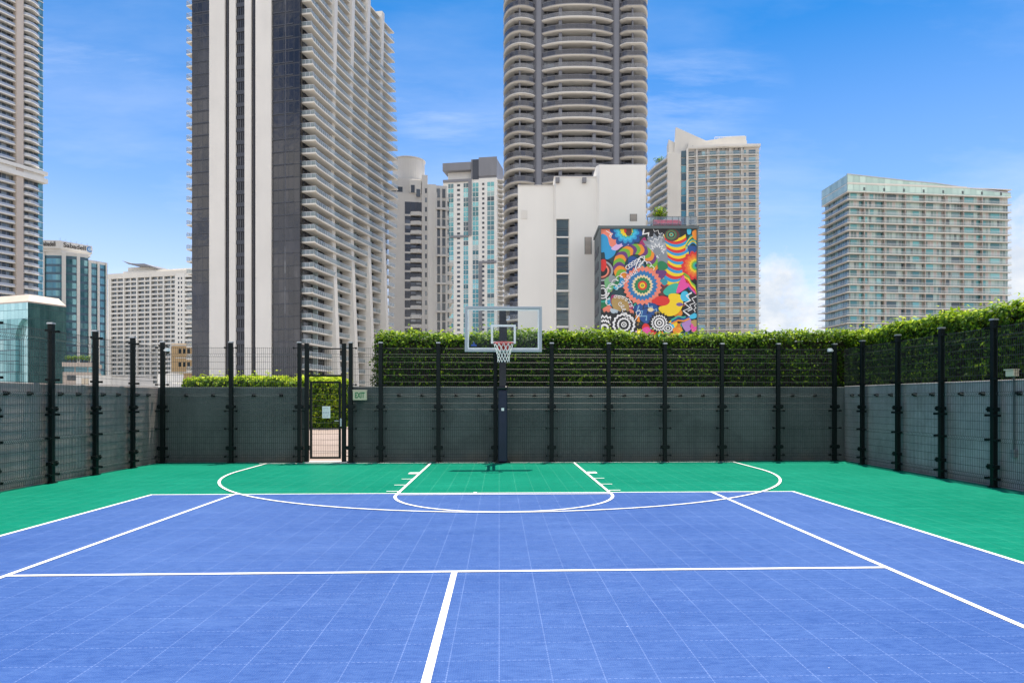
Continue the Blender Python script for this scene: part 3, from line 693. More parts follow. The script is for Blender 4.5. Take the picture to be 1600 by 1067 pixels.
# ------------------------------------------------------------------ hedges and small planting
def leaf_mat(name, stops, trans=.35):
    t = NT(name); at = t.node('ShaderNodeAttribute', attribute_name='tint')
    c = t.ramp(at.outputs['Fac'], stops)
    t.set(Base_Color=c, Roughness=.55, Specular_IOR_Level=.18)
    tl = t.node('ShaderNodeBsdfTranslucent'); t.link(t.mix(.45, c, (.30,.46,.01)), tl.inputs[0])
    mx = t.node('ShaderNodeMixShader'); mx.inputs[0].default_value = trans
    t.link(t.b.outputs[0], mx.inputs[1]); t.link(tl.outputs[0], mx.inputs[2]); t.link(mx.outputs[0], t.out.inputs[0])
    return t.mat
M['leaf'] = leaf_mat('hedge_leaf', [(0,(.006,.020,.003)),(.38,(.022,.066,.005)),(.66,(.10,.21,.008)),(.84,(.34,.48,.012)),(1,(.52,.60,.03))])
M['twig'] = paint('hedge_twigs', (.030,.026,.014), .9, .4, 6, streak=False)
def lump(p, s):
    x, y, z = p[:,0]*s, p[:,1]*s, p[:,2]*s
    return (np.sin(x*1.9+np.sin(y*2.3+1)+.5)+np.sin(y*2.6+np.sin(z*2.1)+1.7)+np.sin(z*2.9+np.sin(x*1.7)+.3)+.6*np.sin(x*5.1+z*4.3+y*4.7))/3.6
def leaves(name, pts, nrm, size, tint, parent, mat, aspect=.5):
    n = len(pts)
    nr = nrm + nrng.normal(0, .55, (n,3)); nr /= np.linalg.norm(nr, axis=1)[:,None]
    dr = nrng.normal(0, 1, (n,3)); dr[:,2] += .35; dr -= nr*(dr*nr).sum(1)[:,None]; dr /= np.linalg.norm(dr, axis=1)[:,None]
    sd = np.cross(nr, dr); L = size*nrng.uniform(.65, 1.35, n)
    l = L[:,None]; wv = l*aspect*.5
    droop = nr*l*.10
    v = np.stack([pts, pts+dr*l*.45+sd*wv+droop*.2, pts+dr*l-droop, pts+dr*l*.45-sd*wv+droop*.2], 1).reshape(-1,3)
    me = bpy.data.meshes.new(name)
    me.vertices.add(4*n); me.vertices.foreach_set('co', v.ravel())
    me.loops.add(4*n); me.loops.foreach_set('vertex_index', np.arange(4*n, dtype=np.int32))
    me.polygons.add(n); me.polygons.foreach_set('loop_start', np.arange(0, 4*n, 4, dtype=np.int32))
    me.update(calc_edges=True)
    at = me.attributes.new('tint', 'FLOAT', 'FACE'); at.data.foreach_set('value', np.clip(tint, 0, 1).astype(np.float32))
    me.materials.append(mat)
    o = bpy.data.objects.new(name, me); COL.objects.link(o); o.parent = parent
    return o
def hedge(label, x0, x1, y0, y1, z0, z1, n, faces, size=.085, zfun=None, group='clipped hedges round the court', amp=.19, sun_tone=0):
    """clipped hedge: leaf shell over a twig core; faces = which sides carry leaves"""
    e = empty('hedge', ((x0+x1)/2, (y0+y1)/2, z0), 0, label, 'hedge', group)
    A = {'front': (x1-x0)*(z1-z0), 'back': (x1-x0)*(z1-z0), 'left': (y1-y0)*(z1-z0), 'right': (y1-y0)*(z1-z0), 'top': (x1-x0)*(y1-y0)*1.3}
    tot = sum(A[f] for f in faces)
    P = []; Nn = []
    for f in faces:
        k = int(n*A[f]/tot); a, b = nrng.random(k), nrng.random(k)
        one = np.ones(k)
        if f == 'front': p = np.stack([x0+(x1-x0)*a, y0*one, z0+(z1-z0)*b], 1); nn = (0,-1,.25)
        if f == 'back': p = np.stack([x0+(x1-x0)*a, y1*one, z0+(z1-z0)*b], 1); nn = (0,1,.25)
        if f == 'left': p = np.stack([x0*one, y0+(y1-y0)*a, z0+(z1-z0)*b], 1); nn = (-1,0,.25)
        if f == 'right': p = np.stack([x1*one, y0+(y1-y0)*a, z0+(z1-z0)*b], 1); nn = (1,0,.25)
        if f == 'top': p = np.stack([x0+(x1-x0)*a, y0+(y1-y0)*b, z1*one], 1); nn = (0,0,1)
        P.append(p); Nn.append(np.tile(np.array(nn, float), (k,1)))
    P = np.concatenate(P); Nn = np.concatenate(Nn); N = len(P)
    # round the arrises
    c = np.array([(x0+x1)/2, (y0+y1)/2, (z0+z1)/2]); hx, hy, hz_ = (x1-x0)/2, (y1-y0)/2, (z1-z0)/2
    q = P-c; r = .28
    core = np.clip(q, -np.array([hx-r,hy-r,hz_-r]), np.array([hx-r,hy-r,hz_-r])); core[:,2] = np.maximum(core[:,2], q[:,2]*(q[:,2]<0)+core[:,2]*(q[:,2]>=0)) if False else core[:,2]
    dv = q-core; ln = np.linalg.norm(dv, axis=1)[:,None]; ln[ln == 0] = 1
    low = (q[:,2] < -hz_+r)
    P2 = c+core+dv/ln*np.minimum(ln, r); P2[low,2] = P[low,2]; Nn = Nn*.5+dv/ln
    dsp = lump(P2, 1.3)*amp*.6 + lump(P2, 4.2)*amp*.55
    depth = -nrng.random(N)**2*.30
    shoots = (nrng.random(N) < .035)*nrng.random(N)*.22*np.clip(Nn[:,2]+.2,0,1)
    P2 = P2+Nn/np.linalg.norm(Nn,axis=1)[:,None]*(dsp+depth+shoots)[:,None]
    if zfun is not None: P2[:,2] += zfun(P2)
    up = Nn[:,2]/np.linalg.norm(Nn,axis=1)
    new = np.clip((depth+.16)/.16, 0, 1)                       # paler young shoots at the surface; facing up, painted brighter as sunlit
    tint = nrng.normal(.215+sun_tone, .17, N)+.44*new*np.clip(up*1.1+.12,0,1)+.10*new+.12*lump(P2, 2.1)+shoots*2  # leaf colour carries sun on the tops and shade on the fronts
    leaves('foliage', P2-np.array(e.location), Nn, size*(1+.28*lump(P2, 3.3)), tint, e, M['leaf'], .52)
    m = MB(); ox, oy, oz = e.location
    nx_, = (max(2, int((x1-x0)/.5)),)
    m.box(x0+.30-ox, x1-.30-ox, y0+.30-oy, y1-.30-oy, 0, z1-.24-oz)
    tw = m.build('twigs', M['twig'], e)
    return e
hx0 = x_at(578, 18.75)
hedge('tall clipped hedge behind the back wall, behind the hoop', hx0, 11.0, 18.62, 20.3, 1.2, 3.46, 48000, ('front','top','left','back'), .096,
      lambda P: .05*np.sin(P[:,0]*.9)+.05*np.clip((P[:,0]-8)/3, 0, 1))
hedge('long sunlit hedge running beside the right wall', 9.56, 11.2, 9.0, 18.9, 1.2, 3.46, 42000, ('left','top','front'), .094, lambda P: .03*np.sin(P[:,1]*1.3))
hedge('low green hedge toned up as sunlit behind the left part of the back wall', x_at(290, 19.4), x_at(452, 19.4), 19.0, 20.3, .9, 2.22, 14000, ('front','top','left','right'), .085, amp=.10, sun_tone=.16)  # sunlight put into the leaf colour by a raised tint
hedge('leafy hedge seen through the open mesh of the gate', x_at(462, 26), x_at(545, 26), 25.2, 26.9, .55, 2.42, 12000, ('front','top','left','right'), .11, amp=.20, sun_tone=.26)  # leaf colour lifted to stand for sun from behind

def shrub(name, label, cat, x, y, z, r, h, n, size, group=None, trunk=.35):
    e = empty(name, (x, y, z), 0, label, cat, group)
    m = MB(); m.tube([(0,0,0),(.03*r,.02*r,h*trunk),(.0,.05*r,h*.75)], [r*.09, r*.07, r*.03], 7)
    for a in range(5): m.tube([(0,0,h*trunk),(r*.5*cos(a*1.3),r*.5*sin(a*1.3),h*(.6+.05*a))], [r*.05, r*.02], 5)
    m.build('trunk', M['twig'], e)
    u = nrng.normal(0,1,(n,3)); u /= np.linalg.norm(u,axis=1)[:,None]; rad = nrng.random(n)**.4
    p = u*rad[:,None]*np.array([r, r, h*(1-trunk)*.5])+np.array([0,0,h*(trunk+(1-trunk)*.5)])
    keep = lump(p/r, 2.4) > -.35; p, u = p[keep], u[keep]
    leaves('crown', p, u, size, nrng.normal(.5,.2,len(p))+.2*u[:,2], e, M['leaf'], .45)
    return e

# ------------------------------------------------------------------ building helpers
def face(px0, d0, px1, d1):
    a, b = W(px0, d0), W(px1, d1)
    w_ = math.hypot(b[0]-a[0], b[1]-a[1])
    return a, b, w_, atan2(b[1]-a[1], b[0]-a[0])
class Bld:
    """frame of a facade: local x runs right along it, local y away from the court, local z up from the street"""
    def __init__(s, px0, d0, px1, d1, label, cat='building', name='tower_block', group=None):
        s.a, s.b, s.w, s.rz = face(px0, d0, px1, d1)
        s.d0, s.d1 = d0, d1
        s.e = empty(name, (s.a[0], s.a[1], GZ), s.rz, label, cat, group)
    def u(s, px, y=0.0):      # local x at which the sight line of column px meets the plane y=const
        r = (px-PX0)/FPX; dx, dy = r*CS+SN, -r*SN+CS
        ex, ey = cos(s.rz), sin(s.rz); nx, ny = -ey, ex
        bx_, by_ = s.a[0]+nx*y, s.a[1]+ny*y
        # a + ex*u = t*d
        det = ex*(-dy)-ey*(-dx)
        return ((-bx_)*(-dy)-(-by_)*(-dx))/det
    def loc(s, px, d):        # local plan position of photo column px at distance d
        x, y = W(px, d); dx, dy = x-s.a[0], y-s.a[1]
        return (dx*cos(s.rz)+dy*sin(s.rz), -dx*sin(s.rz)+dy*cos(s.rz))
    def z(s, py, u=0.0):      # height above street of photo row py on the facade plane at local x=u
        d = s.d0+(s.d1-s.d0)*u/s.w
        return ZZ(py, d)-GZ
    def part(s, name, mb, mats, parent=None, **k): return mb.build(name, mats, parent or s.e, **k)
unit = {}
def unit_box(mat):
    if mat.name not in unit:
        m = MB(); m.box(0,1,0,1,0,1)
        o = m.build('window', mat); unit[mat.name] = o.data; bpy.data.objects.remove(o)
    return unit[mat.name]
def windows(parent, boxes, mat, name='window', cap=100):
    """each (x0,x1,y0,y1,z0,z1) a window of its own, the largest first; the rest in one piece past the cap"""
    boxes = sorted(boxes, key=lambda b: -(b[1]-b[0])*(b[5]-b[4])-b[4]*1e-4)
    for b in boxes[:cap]:
        o = bpy.data.objects.new(name, unit_box(mat)); COL.objects.link(o); o.parent = parent
        o.location = (b[0], b[2], b[4]); o.scale = (b[1]-b[0], b[3]-b[2], b[5]-b[4])
    if len(boxes) > cap:
        m = MB()
        for b in boxes[cap:]: m.box(*b)
        o = m.build(name, mat, parent); o['kind'] = 'stuff'
def railposts(m, pts, z0, z1, step, t=.03, mi=0):
    for (xa,ya),(xb,yb) in zip(pts[:-1], pts[1:]):
        L = math.hypot(xb-xa, yb-ya); k = max(1, int(L/step))
        for i in range(k+1):
            x, y = xa+(xb-xa)*i/k, ya+(yb-ya)*i/k; m.box(x-t, x+t, y-t, y+t, z0, z1, mi)
# ------------------------------------------------------------------ dark and white balcony tower, left of centre
B = Bld(301, 177.5, 470, 170, 'dark glass tower with white vertical stripes and sweeping curved balconies', name='apartment_tower', group='towers round the court')
ZTOP = ZZ(44, 219)-GZ
FL = 3.12; NF = int((ZTOP-20)/FL)
w_ = B.w
# right-hand wing axis in local coordinates
q = B.loc(590, 222); L_ = math.hypot(q[0]-w_, q[1]); ea = ((q[0]-w_)/L_, q[1]/L_); en = (ea[1], -ea[0])   # outward normal
def wing(u, d): return (w_+ea[0]*u+en[0]*d, ea[1]*u+en[1]*d)
def base(u): return .2+3.6*(u/L_)**2.0
us = np.linspace(0, L_, 25)
m = MB(); m.prism([(0,0),(w_-2.0,0),(w_-1.5,4.0),wing(0,-4.2)] + [wing(u, base(u)-.5) for u in us[1:]] + [wing(L_, -14), (14, 34), (0, 22)], 0, ZTOP-1)
B.part('core_wall', m, M['core_glass'])
m = MB(); m.prism([(0,-.25),(w_-.05,-.25),(w_-.05,-.02),(w_-2.05,-.02),(0,-.02)], 0, ZTOP+2); B.part('glass_front', m, M['black_glass'])
m = MB(); m.prism([(w_-.05,-.2),(w_+.0,-.2),wing(.6,-.6),wing(3.2,-3.2),wing(3.2,-3.6),(w_-.9,3.2),(w_-.05,.2)], 0, ZTOP+2); B.part('corner_glass', m, M['black_glass'])
for a, b in ((330,354),(361,371),(385,395),(402,426.3)):
    m = MB(); m.box(B.u(a), B.u(b), -.75, -.26, 0, ZTOP+3); B.part('white_strip', m, M['white2'])
for k in range(NF-5):
    z = ZTOP-k*FL
    m = MB(); m.box(B.u(371), B.u(385), -.5, -.255, z-.35, z+.65); B.part('spandrel', m, M['dgrey'])
    for a, b in ((301,330),(426.3,459)):
        m = MB(); m.box(B.u(a)+.02, B.u(b)-.02, -.33, -.255, z-.16, z+.08); B.part('floor_band', m, M['dgrey'])
m = MB()
for px in (357.5, 378, 398.5): m.box(B.u(px)-.09, B.u(px)+.09, -.42, -.255, 0, ZTOP+2)
for px in (374.5, 381.5): m.box(B.u(px)-.06, B.u(px)+.06, -.40, -.255, 0, ZTOP+2)
B.part('mullion', m, M['dgrey'])
fin_u = [L_*f for f in (.27, .47, .66, .84)]
def rel(z): return (z-GZ*0)/ZTOP
def slabd(u, z):
    s = rel(z); return 1.2+1.5*math.exp(-((s-.66-.10*(u/L_-.5))/.20)**2)
def find_(u, z, i):
    s = rel(z); c = .64+.05*i
    return 1.1+3.0*max(0, s-c)**1.0*1.2+7.0*max(0, c-.05-s)*.9
rails = []
for k in range(NF+1):
    z = ZTOP-k*FL-.3
    if z < 18: break
    outer = []
    for u in us:
        outer.append(wing(u, base(u)+slabd(u, z)+.35))
    nose = wing(-1.2, base(0)+slabd(0,z)+1.3)
    nose = wing(.9, base(0)+slabd(0,z)+.6)
    poly = [wing(.9, -.9), nose] + outer[1:]
    inner = [wing(u, base(u)-.3) for u in us[::-1][:-1]]
    pl = poly+inner
    m = MB(); m.prism(pl, z-.36, z)
    sl = B.part('balcony', m, M['cream'])
    if k > 0:
        rl = MB(); ins = [wing(1.0, -.2), wing(1.0, base(0)+slabd(0,z)+.5)]+[wing(u, base(u)+slabd(u,z)+.27) for u in us[1:]]
        rl.strip(ins, z+.08, z+1.02, 0)
        rl.rail(ins, z+1.02, z+1.09, .05, 1)
        railposts(rl, ins[:6], z, z+1.05, .9, .03, 1)
        rl.build('railing', [M['rail_blue'], M['alu']], sl)
        # partition walls between flats
for i, u in enumerate(fin_u):
    m = MB(); zs = [ZTOP+1.5-(ZTOP+1.5)*j/40 for j in range(41)]
    th = .85
    prof = []
    for z in zs:
        d = base(u)+find_(u, z, i)+.3
        prof.append((d, z))
    vs = []; 
    for d, z in prof:
        for uu, dd in ((u-th, base(u)-.6), (u+th, base(u)-.6), (u+th, d+.12), (u-th, d)):
            x, y = wing(uu, dd); vs.append((x, y, z))
    fs = []
    for j in range(40):
        for c in range(4):
            c2 = (c+1) % 4; fs.append((4*j+c, 4*j+c2, 4*j+4+c2, 4*j+4+c))
    fs.append((0,3,2,1))
    m.add(vs, fs); B.part('pier', m, M['white2'])
m = MB()
for u in [L_*f for f in (.135, .37, .565, .75, .92)]:
    a, b = wing(u-.12, base(u)-.5), wing(u+.12, base(u)-.5); c, d_ = wing(u+.12, base(u)+.75), wing(u-.12, base(u)+.75)
    m.prism([a, d_, c, b][::-1], 0, ZTOP-.8)
B.part('partition', m, M['rail_teal'])
# narrow balconies on the far left side
for k in range(NF+3):
    z = ZTOP+6-k*FL-.3
    if z < 18: break
    m = MB(); m.box(-1.9, -.02, .05, 12, z-.32, z)
    o = B.part('side_balcony', m, M['cream'])
    r_ = MB(); pts = [(-.1,.1),(-1.85,.1),(-1.85,11.9)]
    r_.rail(pts, z+1.0, z+1.07, .05, 0); railposts(r_, pts, z, z+1.0, .9, .035, 0); r_.strip(pts, z+.05, z+.98, 1); r_.build('railing', [M['alu'], M['rail_clear']], o)
    bx_ = MB(); bx_.box(-.9, -.3, 2.5+.2*(k%3), 3.6, z, z+1.1)
m = MB(); m.box(0, .4, .0, 22, 0, ZTOP+6); B.part('side_wall', m, M['white2'])

# ------------------------------------------------------------------ round dark tower behind the blank white building
B = Bld(785, 186, 1011, 186, 'tall dark round-cornered tower with bulging cream balcony slabs', name='apartment_tower', group='towers round the court')
cx = B.w/2
FP = 19.7*186/FPX
ZT = ZZ(-40, 186)-GZ
def arc_pts(c, rx, ry, a0, a1, n=14): return [(c[0]+rx*cos(a0+(a1-a0)*i/n), c[1]+ry*sin(a0+(a1-a0)*i/n)) for i in range(n+1)]
m = MB(); m.box(3.2, B.w-3.2, 3.2, 32, 0, ZT); m.box(1.8, 8, 6, 30, 0, ZT); m.box(B.w-6, B.w-1.8, 6, 30, 0, ZT)
B.part('core_wall', m, M['core_glass'])
xl, xr = B.u(840), B.u(963)
m = MB()
for px in (842, 965):
    x = B.u(px); m.prism([(x-1.5,3.1),(x-.6,2.0),(x+.6,2.0),(x+1.5,3.1)], 0, ZT)
B.part('recess_column', m, M['column_grey'])
m = MB()
for px in (876, 929): x = B.u(px); m.box(x-.45, x+.45, 1.2, 3.15, 0, ZT)
for px in (812, 990): x = B.u(px); m.box(x-.2, x+.2, 1.5, 3.15, 0, ZT)
B.part('wall_pier', m, M['column_grey'])
def bay_center():
    x0, x1 = B.u(843.5), B.u(963); n = 20
    out = []
    for i in range(n+1):
        t = -1+2*i/n; out.append((x0+(x1-x0)*(t+1)/2, 2.6-2.7*(1-abs(t)**2.6)))
    return out
def bay_left():
    c0 = (B.u(814), 8.0); rx = B.u(814)-B.u(785); x1 = B.u(839.5)
    return [(0, 20), (0.0, 14)] + arc_pts((rx, 8.2), rx, 7.6, pi, 1.5*pi, 10) + [(rx+(x1-rx)*t, .6+2.4*t**2.2) for t in (.25,.5,.75,1)]
def bay_right():
    x0 = B.u(967); rr_ = B.w-B.u(993)-1.3
    return [(x0+(B.u(985)-x0)*t, 3.0-2.4*(1-(1-t)**2.2)) for t in (0,.25,.5,.75)] + arc_pts((B.w+1.3-rr_-1.0, 8.2), rr_+1.0, 7.6, 1.5*pi, 2*pi, 10) + [(B.w+1.3, 14), (B.w+1.3, 20)]
bays = [bay_center(), bay_left(), bay_right()]
inner = [[], [(3.4, 20)], [(B.w-3.4, 20)]]
k = 0; z = ZT-1
while z > 22:
    light = k % 2 == 1
    for bi, pts in enumerate(bays):
        poly = list(pts)
        if bi == 0: poly = pts + [(pts[-1][0]-.3, 3.6), (pts[0][0]+.3, 3.6)]
        if bi == 1: poly = pts + [(pts[-1][0], 3.6), (3.6, 6.4), (3.6, 20)]
        if bi == 2: poly = pts + [(B.w-3.6, 20), (B.w-3.6, 6.4), (pts[0][0], 3.6)]
        # flared slab: narrower soffit, wider upper edge
        cxx = sum(p[0] for p in poly)/len(poly); cyy = sum(p[1] for p in poly)/len(poly)+1.0
        sc = .90
        low = [((p[0]-cxx)*sc+cxx, (p[1]-cyy)*sc+cyy) for p in poly]
        n = len(poly); m = MB()
        m.add([(x,y,z-.46) for x,y in low]+[(x,y,z-.22) for x,y in poly]+[(x,y,z) for x,y in poly], [])
        for j in range(2):
            for i in range(n):
                i2 = (i+1) % n; m.f.append((j*n+i, j*n+i2, j*n+n+i2, j*n+n+i)); m.m.append(0)
        m.f.append(tuple(range(n))[::-1]); m.m.append(0); m.f.append(tuple(2*n+i for i in range(n))); m.m.append(0)
        if not light: m.m[n:2*n] = [1]*n
        s_ = B.part('balcony', m, [M['slab'], M['grey']])
        rl = MB(); off = [(x+(cxx-x)*.012, y+.12) for x, y in pts]
        if light:
            rl.strip(off, z+.08, z+1.15, 0); rl.rail(off, z+1.15, z+1.22, .05, 1)
            rl.build('railing', [M['rail_tint'], M['grey']], s_)
        else:
            rl.strip(off, z+.0, z+1.2, 0); rl.rail(off, z+1.2, z+1.28, .05, 1)
            rl.build('railing', [M['rail_smoke'], M['grey']], s_)
    z -= FP; k += 1

# ------------------------------------------------------------------ blank white building with the window strip
D = 86
B = Bld(809, D, 1009, D, 'plain white windowless building with one vertical strip of dark windows', name='white_building')
h1, h2, h3 = B.z(287), B.z(275), B.z(258)
x1, x2 = B.u(866), B.u(932)
m = MB(); m.box(0, x1, 1.0, 16, 0, h1); B.part('wall', m, M['white'], bevel=.05)
wx0, wx1 = B.u(869), B.u(890)
wb = [(341,367.5),(370,396.5),(399.5,424.5),(427.5,451.5),(455,480),(483,508),(511.5,535)]
m = MB()
m.prism([(x1,1.0),(x1+.25,.55),(wx0,.55),(wx0,16),(x1,16)], 0, h2); m.box(wx1, x2, .55, 16, 0, h2)
m.box(wx0, wx1, .85, 16, 0, h2); zt = B.z(340.5); m.box(wx0, wx1, .55, .849, zt, h2)
B.part('wall', m, M['white'])
m = MB(); m.prism([(x2,.55),(x2+.35,-.1),(B.w,-.1),(B.w,16),(x2,16)], 0, h3); B.part('wall', m, M['white'])
m = MB(); m.box(-.02, x1, .9, 16, h1, h1+.10); B.part('roof_edge', m, M['white2'])
m = MB(); m.box(x1-.02, x2, .45, 16, h2, h2+.09); B.part('roof_edge', m, M['white2'])
M['strip_glass'] = cells('strip_window_glass', [(0,(.02,.03,.028)),(.5,(.045,.065,.058)),(1,(.11,.13,.10))], (3.65, 2.1), .06, .15, (.02,.03,.03), (.02,.04), wobble=.3, blot=.5)
for (a0_, b0_), (a1_, b1_) in zip(wb[:-1], wb[1:]):
    m = MB(); m.box(wx0+.02, wx1-.02, .60, .848, B.z(a1_)+.01, B.z(b0_)-.01); B.part('window_bar', m, M['white'])
for a, b in wb:
    m = MB(); z1_, z0_ = B.z(a), B.z(b); m.box(wx0+.12, wx1-.12, .78, .849, z0_, z1_)
    wn_ = B.part('window', m, M['strip_glass'])
    m = MB(); m.box(wx0+.12, wx1-.12, .70, .779, z0_+(z1_-z0_)*.36, z0_+(z1_-z0_)*.36+.07); m.build('transom', M['slate'], wn_)
def louver(px0, px1, py0, py1, y, name='vent_louver', mat=None):
    x0, x1_, z1_, z0_ = B.u(px0), B.u(px1), B.z(py0), B.z(py1)
    m = MB(); n = max(4, int((z1_-z0_)/.14))
    m.box(x0, x1_, y-.05, y-.001, z0_, z1_, 0)
    for i in range(n): m.box(x0+.06, x1_-.06, y-.09, y-.05, z0_+(z1_-z0_)*(i+.2)/n, z0_+(z1_-z0_)*(i+.7)/n, 1)
    B.part(name, m, mat or [M['slate'], M['beige']])
louver(914, 925, 369, 396, .55); louver(984, 995, 335, 346, -.1)
louver(814, 824, 325, 339, 1.0, 'vent_louver', [M['white2'], M['white']])
for a in (868, 910):
    m = MB(); x = B.u(a); m.box(x, x+.5, .05, .54, h2-.75, h2-.15); m.box(x+.12, x+.38, .0, .05, h2-.65, h2-.3); B.part('flood_light', m, M['grey'])

# ------------------------------------------------------------------ mural building
B = Bld(936, 80, 1090, 80, 'low slate-framed building with the big colourful mural on its front', name='mural_building')
KW = B.w; KT = B.z(353.5)
m = MB(); m.box(0, KW, 0, 5.4, 0, KT-.35); B.part('wall', m, M['slate'])
m = MB(); m.box(-.12, KW+.12, -.30, 5.6, KT-.35, KT); B.part('cornice', m, M['slate'], bevel=.03)
for x0, x1_ in ((-.02, B.u(938.8)), (B.u(1088), KW+.02)):
    m = MB(); m.box(x0, x1_, -.22, -.001, 0, KT-.352); B.part('frame_post', m, M['slate'])
m = MB()
for j in range(8): m.box(-.06, -.001, .6, 4.8, KT-3-j*1.75, KT-2.2-j*1.75)
B.part('side_panel', m, M['dgrey'])
mural_parent = B
# ------------------------------------------------------------------ the mural: flat painted shapes in relief of a few millimetres
B = mural_parent
ux0, ux1 = B.u(938.8)+.002, B.u(1088)-.002
MS = (ux1-ux0)/838.0; MT = KT-.36
MZ = MT-MS*1010
def mx_(cx_, cy_): return (ux0+(min(943,max(105,cx_))-105)*MS, MT-(min(1110,max(105,cy_))-105)*MS)
mv, mf, mc = [], [], []; layer = [0]
def mpoly(pts, col, lift=True):
    if lift: layer[0] += 1
    y = -.020-.0004*layer[0]-.00004*len(mf)
    b = len(mv)
    for p in pts: x, z = mx_(*p); mv.append((x, y, z))
    mf.append(tuple(range(b, b+len(pts)))); mc.append(col)
def blob(pts, col, n=5):      # smooth closed curve through points (Catmull-Rom)
    out = []; k = len(pts)
    for i in range(k):
        p0,p1,p2,p3 = [np.array(pts[(i+j-1) % k], float) for j in range(4)]
        for t in np.linspace(0,1,n,endpoint=False):
            out.append(tuple(.5*((2*p1)+(-p0+p2)*t+(2*p0-5*p1+4*p2-p3)*t*t+(-p0+3*p1-3*p2+p3)*t**3)))
    mpoly(out, col)
def ell(cx_, cy_, rx, ry, col, n=28): mpoly([(cx_+rx*cos(2*pi*i/n), cy_+ry*sin(2*pi*i/n)) for i in range(n)], col)
def scal(cx_, cy_, r, nl, amp, col, sharp=False, ph=0, squash=1):
    n = nl*(2 if sharp else 6); pts = []
    for i in range(n):
        a = 2*pi*i/n+ph
        rr_ = r*(1+amp*(1 if i % 2 else -1)) if sharp else r*(1-amp+2*amp*abs(sin(nl*(a-ph)/2)))
        pts.append((cx_+rr_*cos(a), cy_+rr_*sin(a)*squash))
    layer[0] += 1
    y_c = (cx_, cy_)
    for i in range(n): mpoly([y_c, pts[i], pts[(i+1) % n]], col, False)
def ribbon(pts, w, col):
    layer[0] += 1
    P = [np.array(p, float) for p in pts]; k = len(P); L, Rr = [], []
    for i in range(k):
        t = P[min(i+1,k-1)]-P[max(i-1,0)]; t = t/(np.linalg.norm(t) or 1); nn = np.array((-t[1], t[0]))*w/2
        L.append(P[i]+nn); Rr.append(P[i]-nn)
    for i in range(k-1): mpoly([L[i], L[i+1], Rr[i+1], Rr[i]], col, False)
def zig(p0, p1, n, amp, w, col):
    p0, p1 = np.array(p0,float), np.array(p1,float); t = (p1-p0)/np.linalg.norm(p1-p0); nn = np.array((-t[1], t[0]))
    ribbon([tuple(p0+(p1-p0)*i/n+nn*amp*(1 if i % 2 else -1)*rng.uniform(.6,1.2)) for i in range(n+1)], w, col)
K_=(.008,.009,.012); Wt=(.78,.78,.76); ORG=(.80,.26,.02); PUR=(.13,.035,.17); GRN=(.16,.42,.03); YEL=(.85,.60,.01); REDc=(.66,.025,.02); BLU=(.02,.30,.58); NAV=(.01,.07,.26); SAL=(.80,.22,.14); PNK=(.74,.07,.32); LAV=(.66,.42,.66); TEA=(.03,.42,.30); DGR=(.01,.19,.07); CYA=(.05,.48,.70); GRY=(.22,.25,.28); CRM=(.78,.62,.34); MAG=(.33,.02,.13); BRN=(.10,.035,.03); GLD=(.42,.28,.09); DTE=(.012,.05,.06)
mpoly([(105,105),(943,105),(943,1110),(105,1110)], DTE)
# filler patchwork behind everything
pal = [NAV, MAG, GLD, DGR, K_, ORG, PUR, BLU, TEA, CYA, SAL, GRN]
for i in range(95): 
    x, y = rng.uniform(110,940), rng.uniform(380,1100); s = rng.uniform(25,60)
    blob([(x+s*cos(a)*rng.uniform(.6,1.2), y+s*sin(a)*rng.uniform(.6,1.2)) for a in np.linspace(0,2*pi,7)[:-1]], rng.choice(pal))
blob([(105,100),(205,100),(215,150),(275,175),(262,230),(205,275),(170,230),(140,170),(105,160)], SAL)
ribbon([(150,120),(185,140),(200,165),(190,180),(178,165),(195,145),(225,140)], 6, Wt)
blob([(105,155),(160,170),(185,250),(235,285),(215,340),(150,372),(135,310),(105,300)], BLU)
blob([(195,275),(240,235),(270,180),(330,200),(372,218),(350,243),(290,258),(240,292)], LAV)
for r_, c_ in ((135,NAV),(105,BLU),(85,CYA),(64,TEA),(52,YEL)): scal(330,115,r_,13,.10,c_)
ell(348,125,28,42,BRN); ell(318,118,10,22,REDc)
blob([(440,240),(488,175),(512,250),(480,296)], MAG)
# black and white lightning at the top
mpoly([(465,105),(705,105),(690,150),(560,200),(495,185)], K_); zig((468,110),(560,190),4,24,18,Wt); zig((560,105),(640,150),4,12,6,Wt)
mpoly([(800,105),(870,105),(860,150),(805,165)], K_)
# grey bursts
scal(600,290,135,16,.16,GRY,True); scal(600,290,95,13,.22,(.34,.37,.40),True); scal(598,300,62,12,.30,Wt,True); scal(598,300,46,12,.30,GRY,True)
scal(660,370,62,11,.25,GRY,True); zig((540,220),(660,160),6,14,7,Wt)
# left: dark rainbow, rings, small forms
for r_, c_ in ((175,K_),(150,(.30,.33,.35)),(125,BRN),(100,SAL),(80,K_)): ell(105,470,r_*.72,r_*.62,c_)
blob([(105,380),(145,375),(152,430),(130,475),(105,462)], REDc)
for r_, c_ in ((70,K_),(58,Wt),(48,K_),(36,Wt),(26,K_)): ell(120,655,r_,r_*1.05,c_)
blob([(140,545),(190,520),(222,560),(205,640),(165,660),(142,610)], (.16,.42,.18)); ell(205,545,34,34,(.26,.29,.30))
blob([(200,720),(260,690),(330,720),(350,800),(290,840),(215,800)], GLD); blob([(190,800),(260,820),(280,850),(200,840)], (.45,.55,.6))
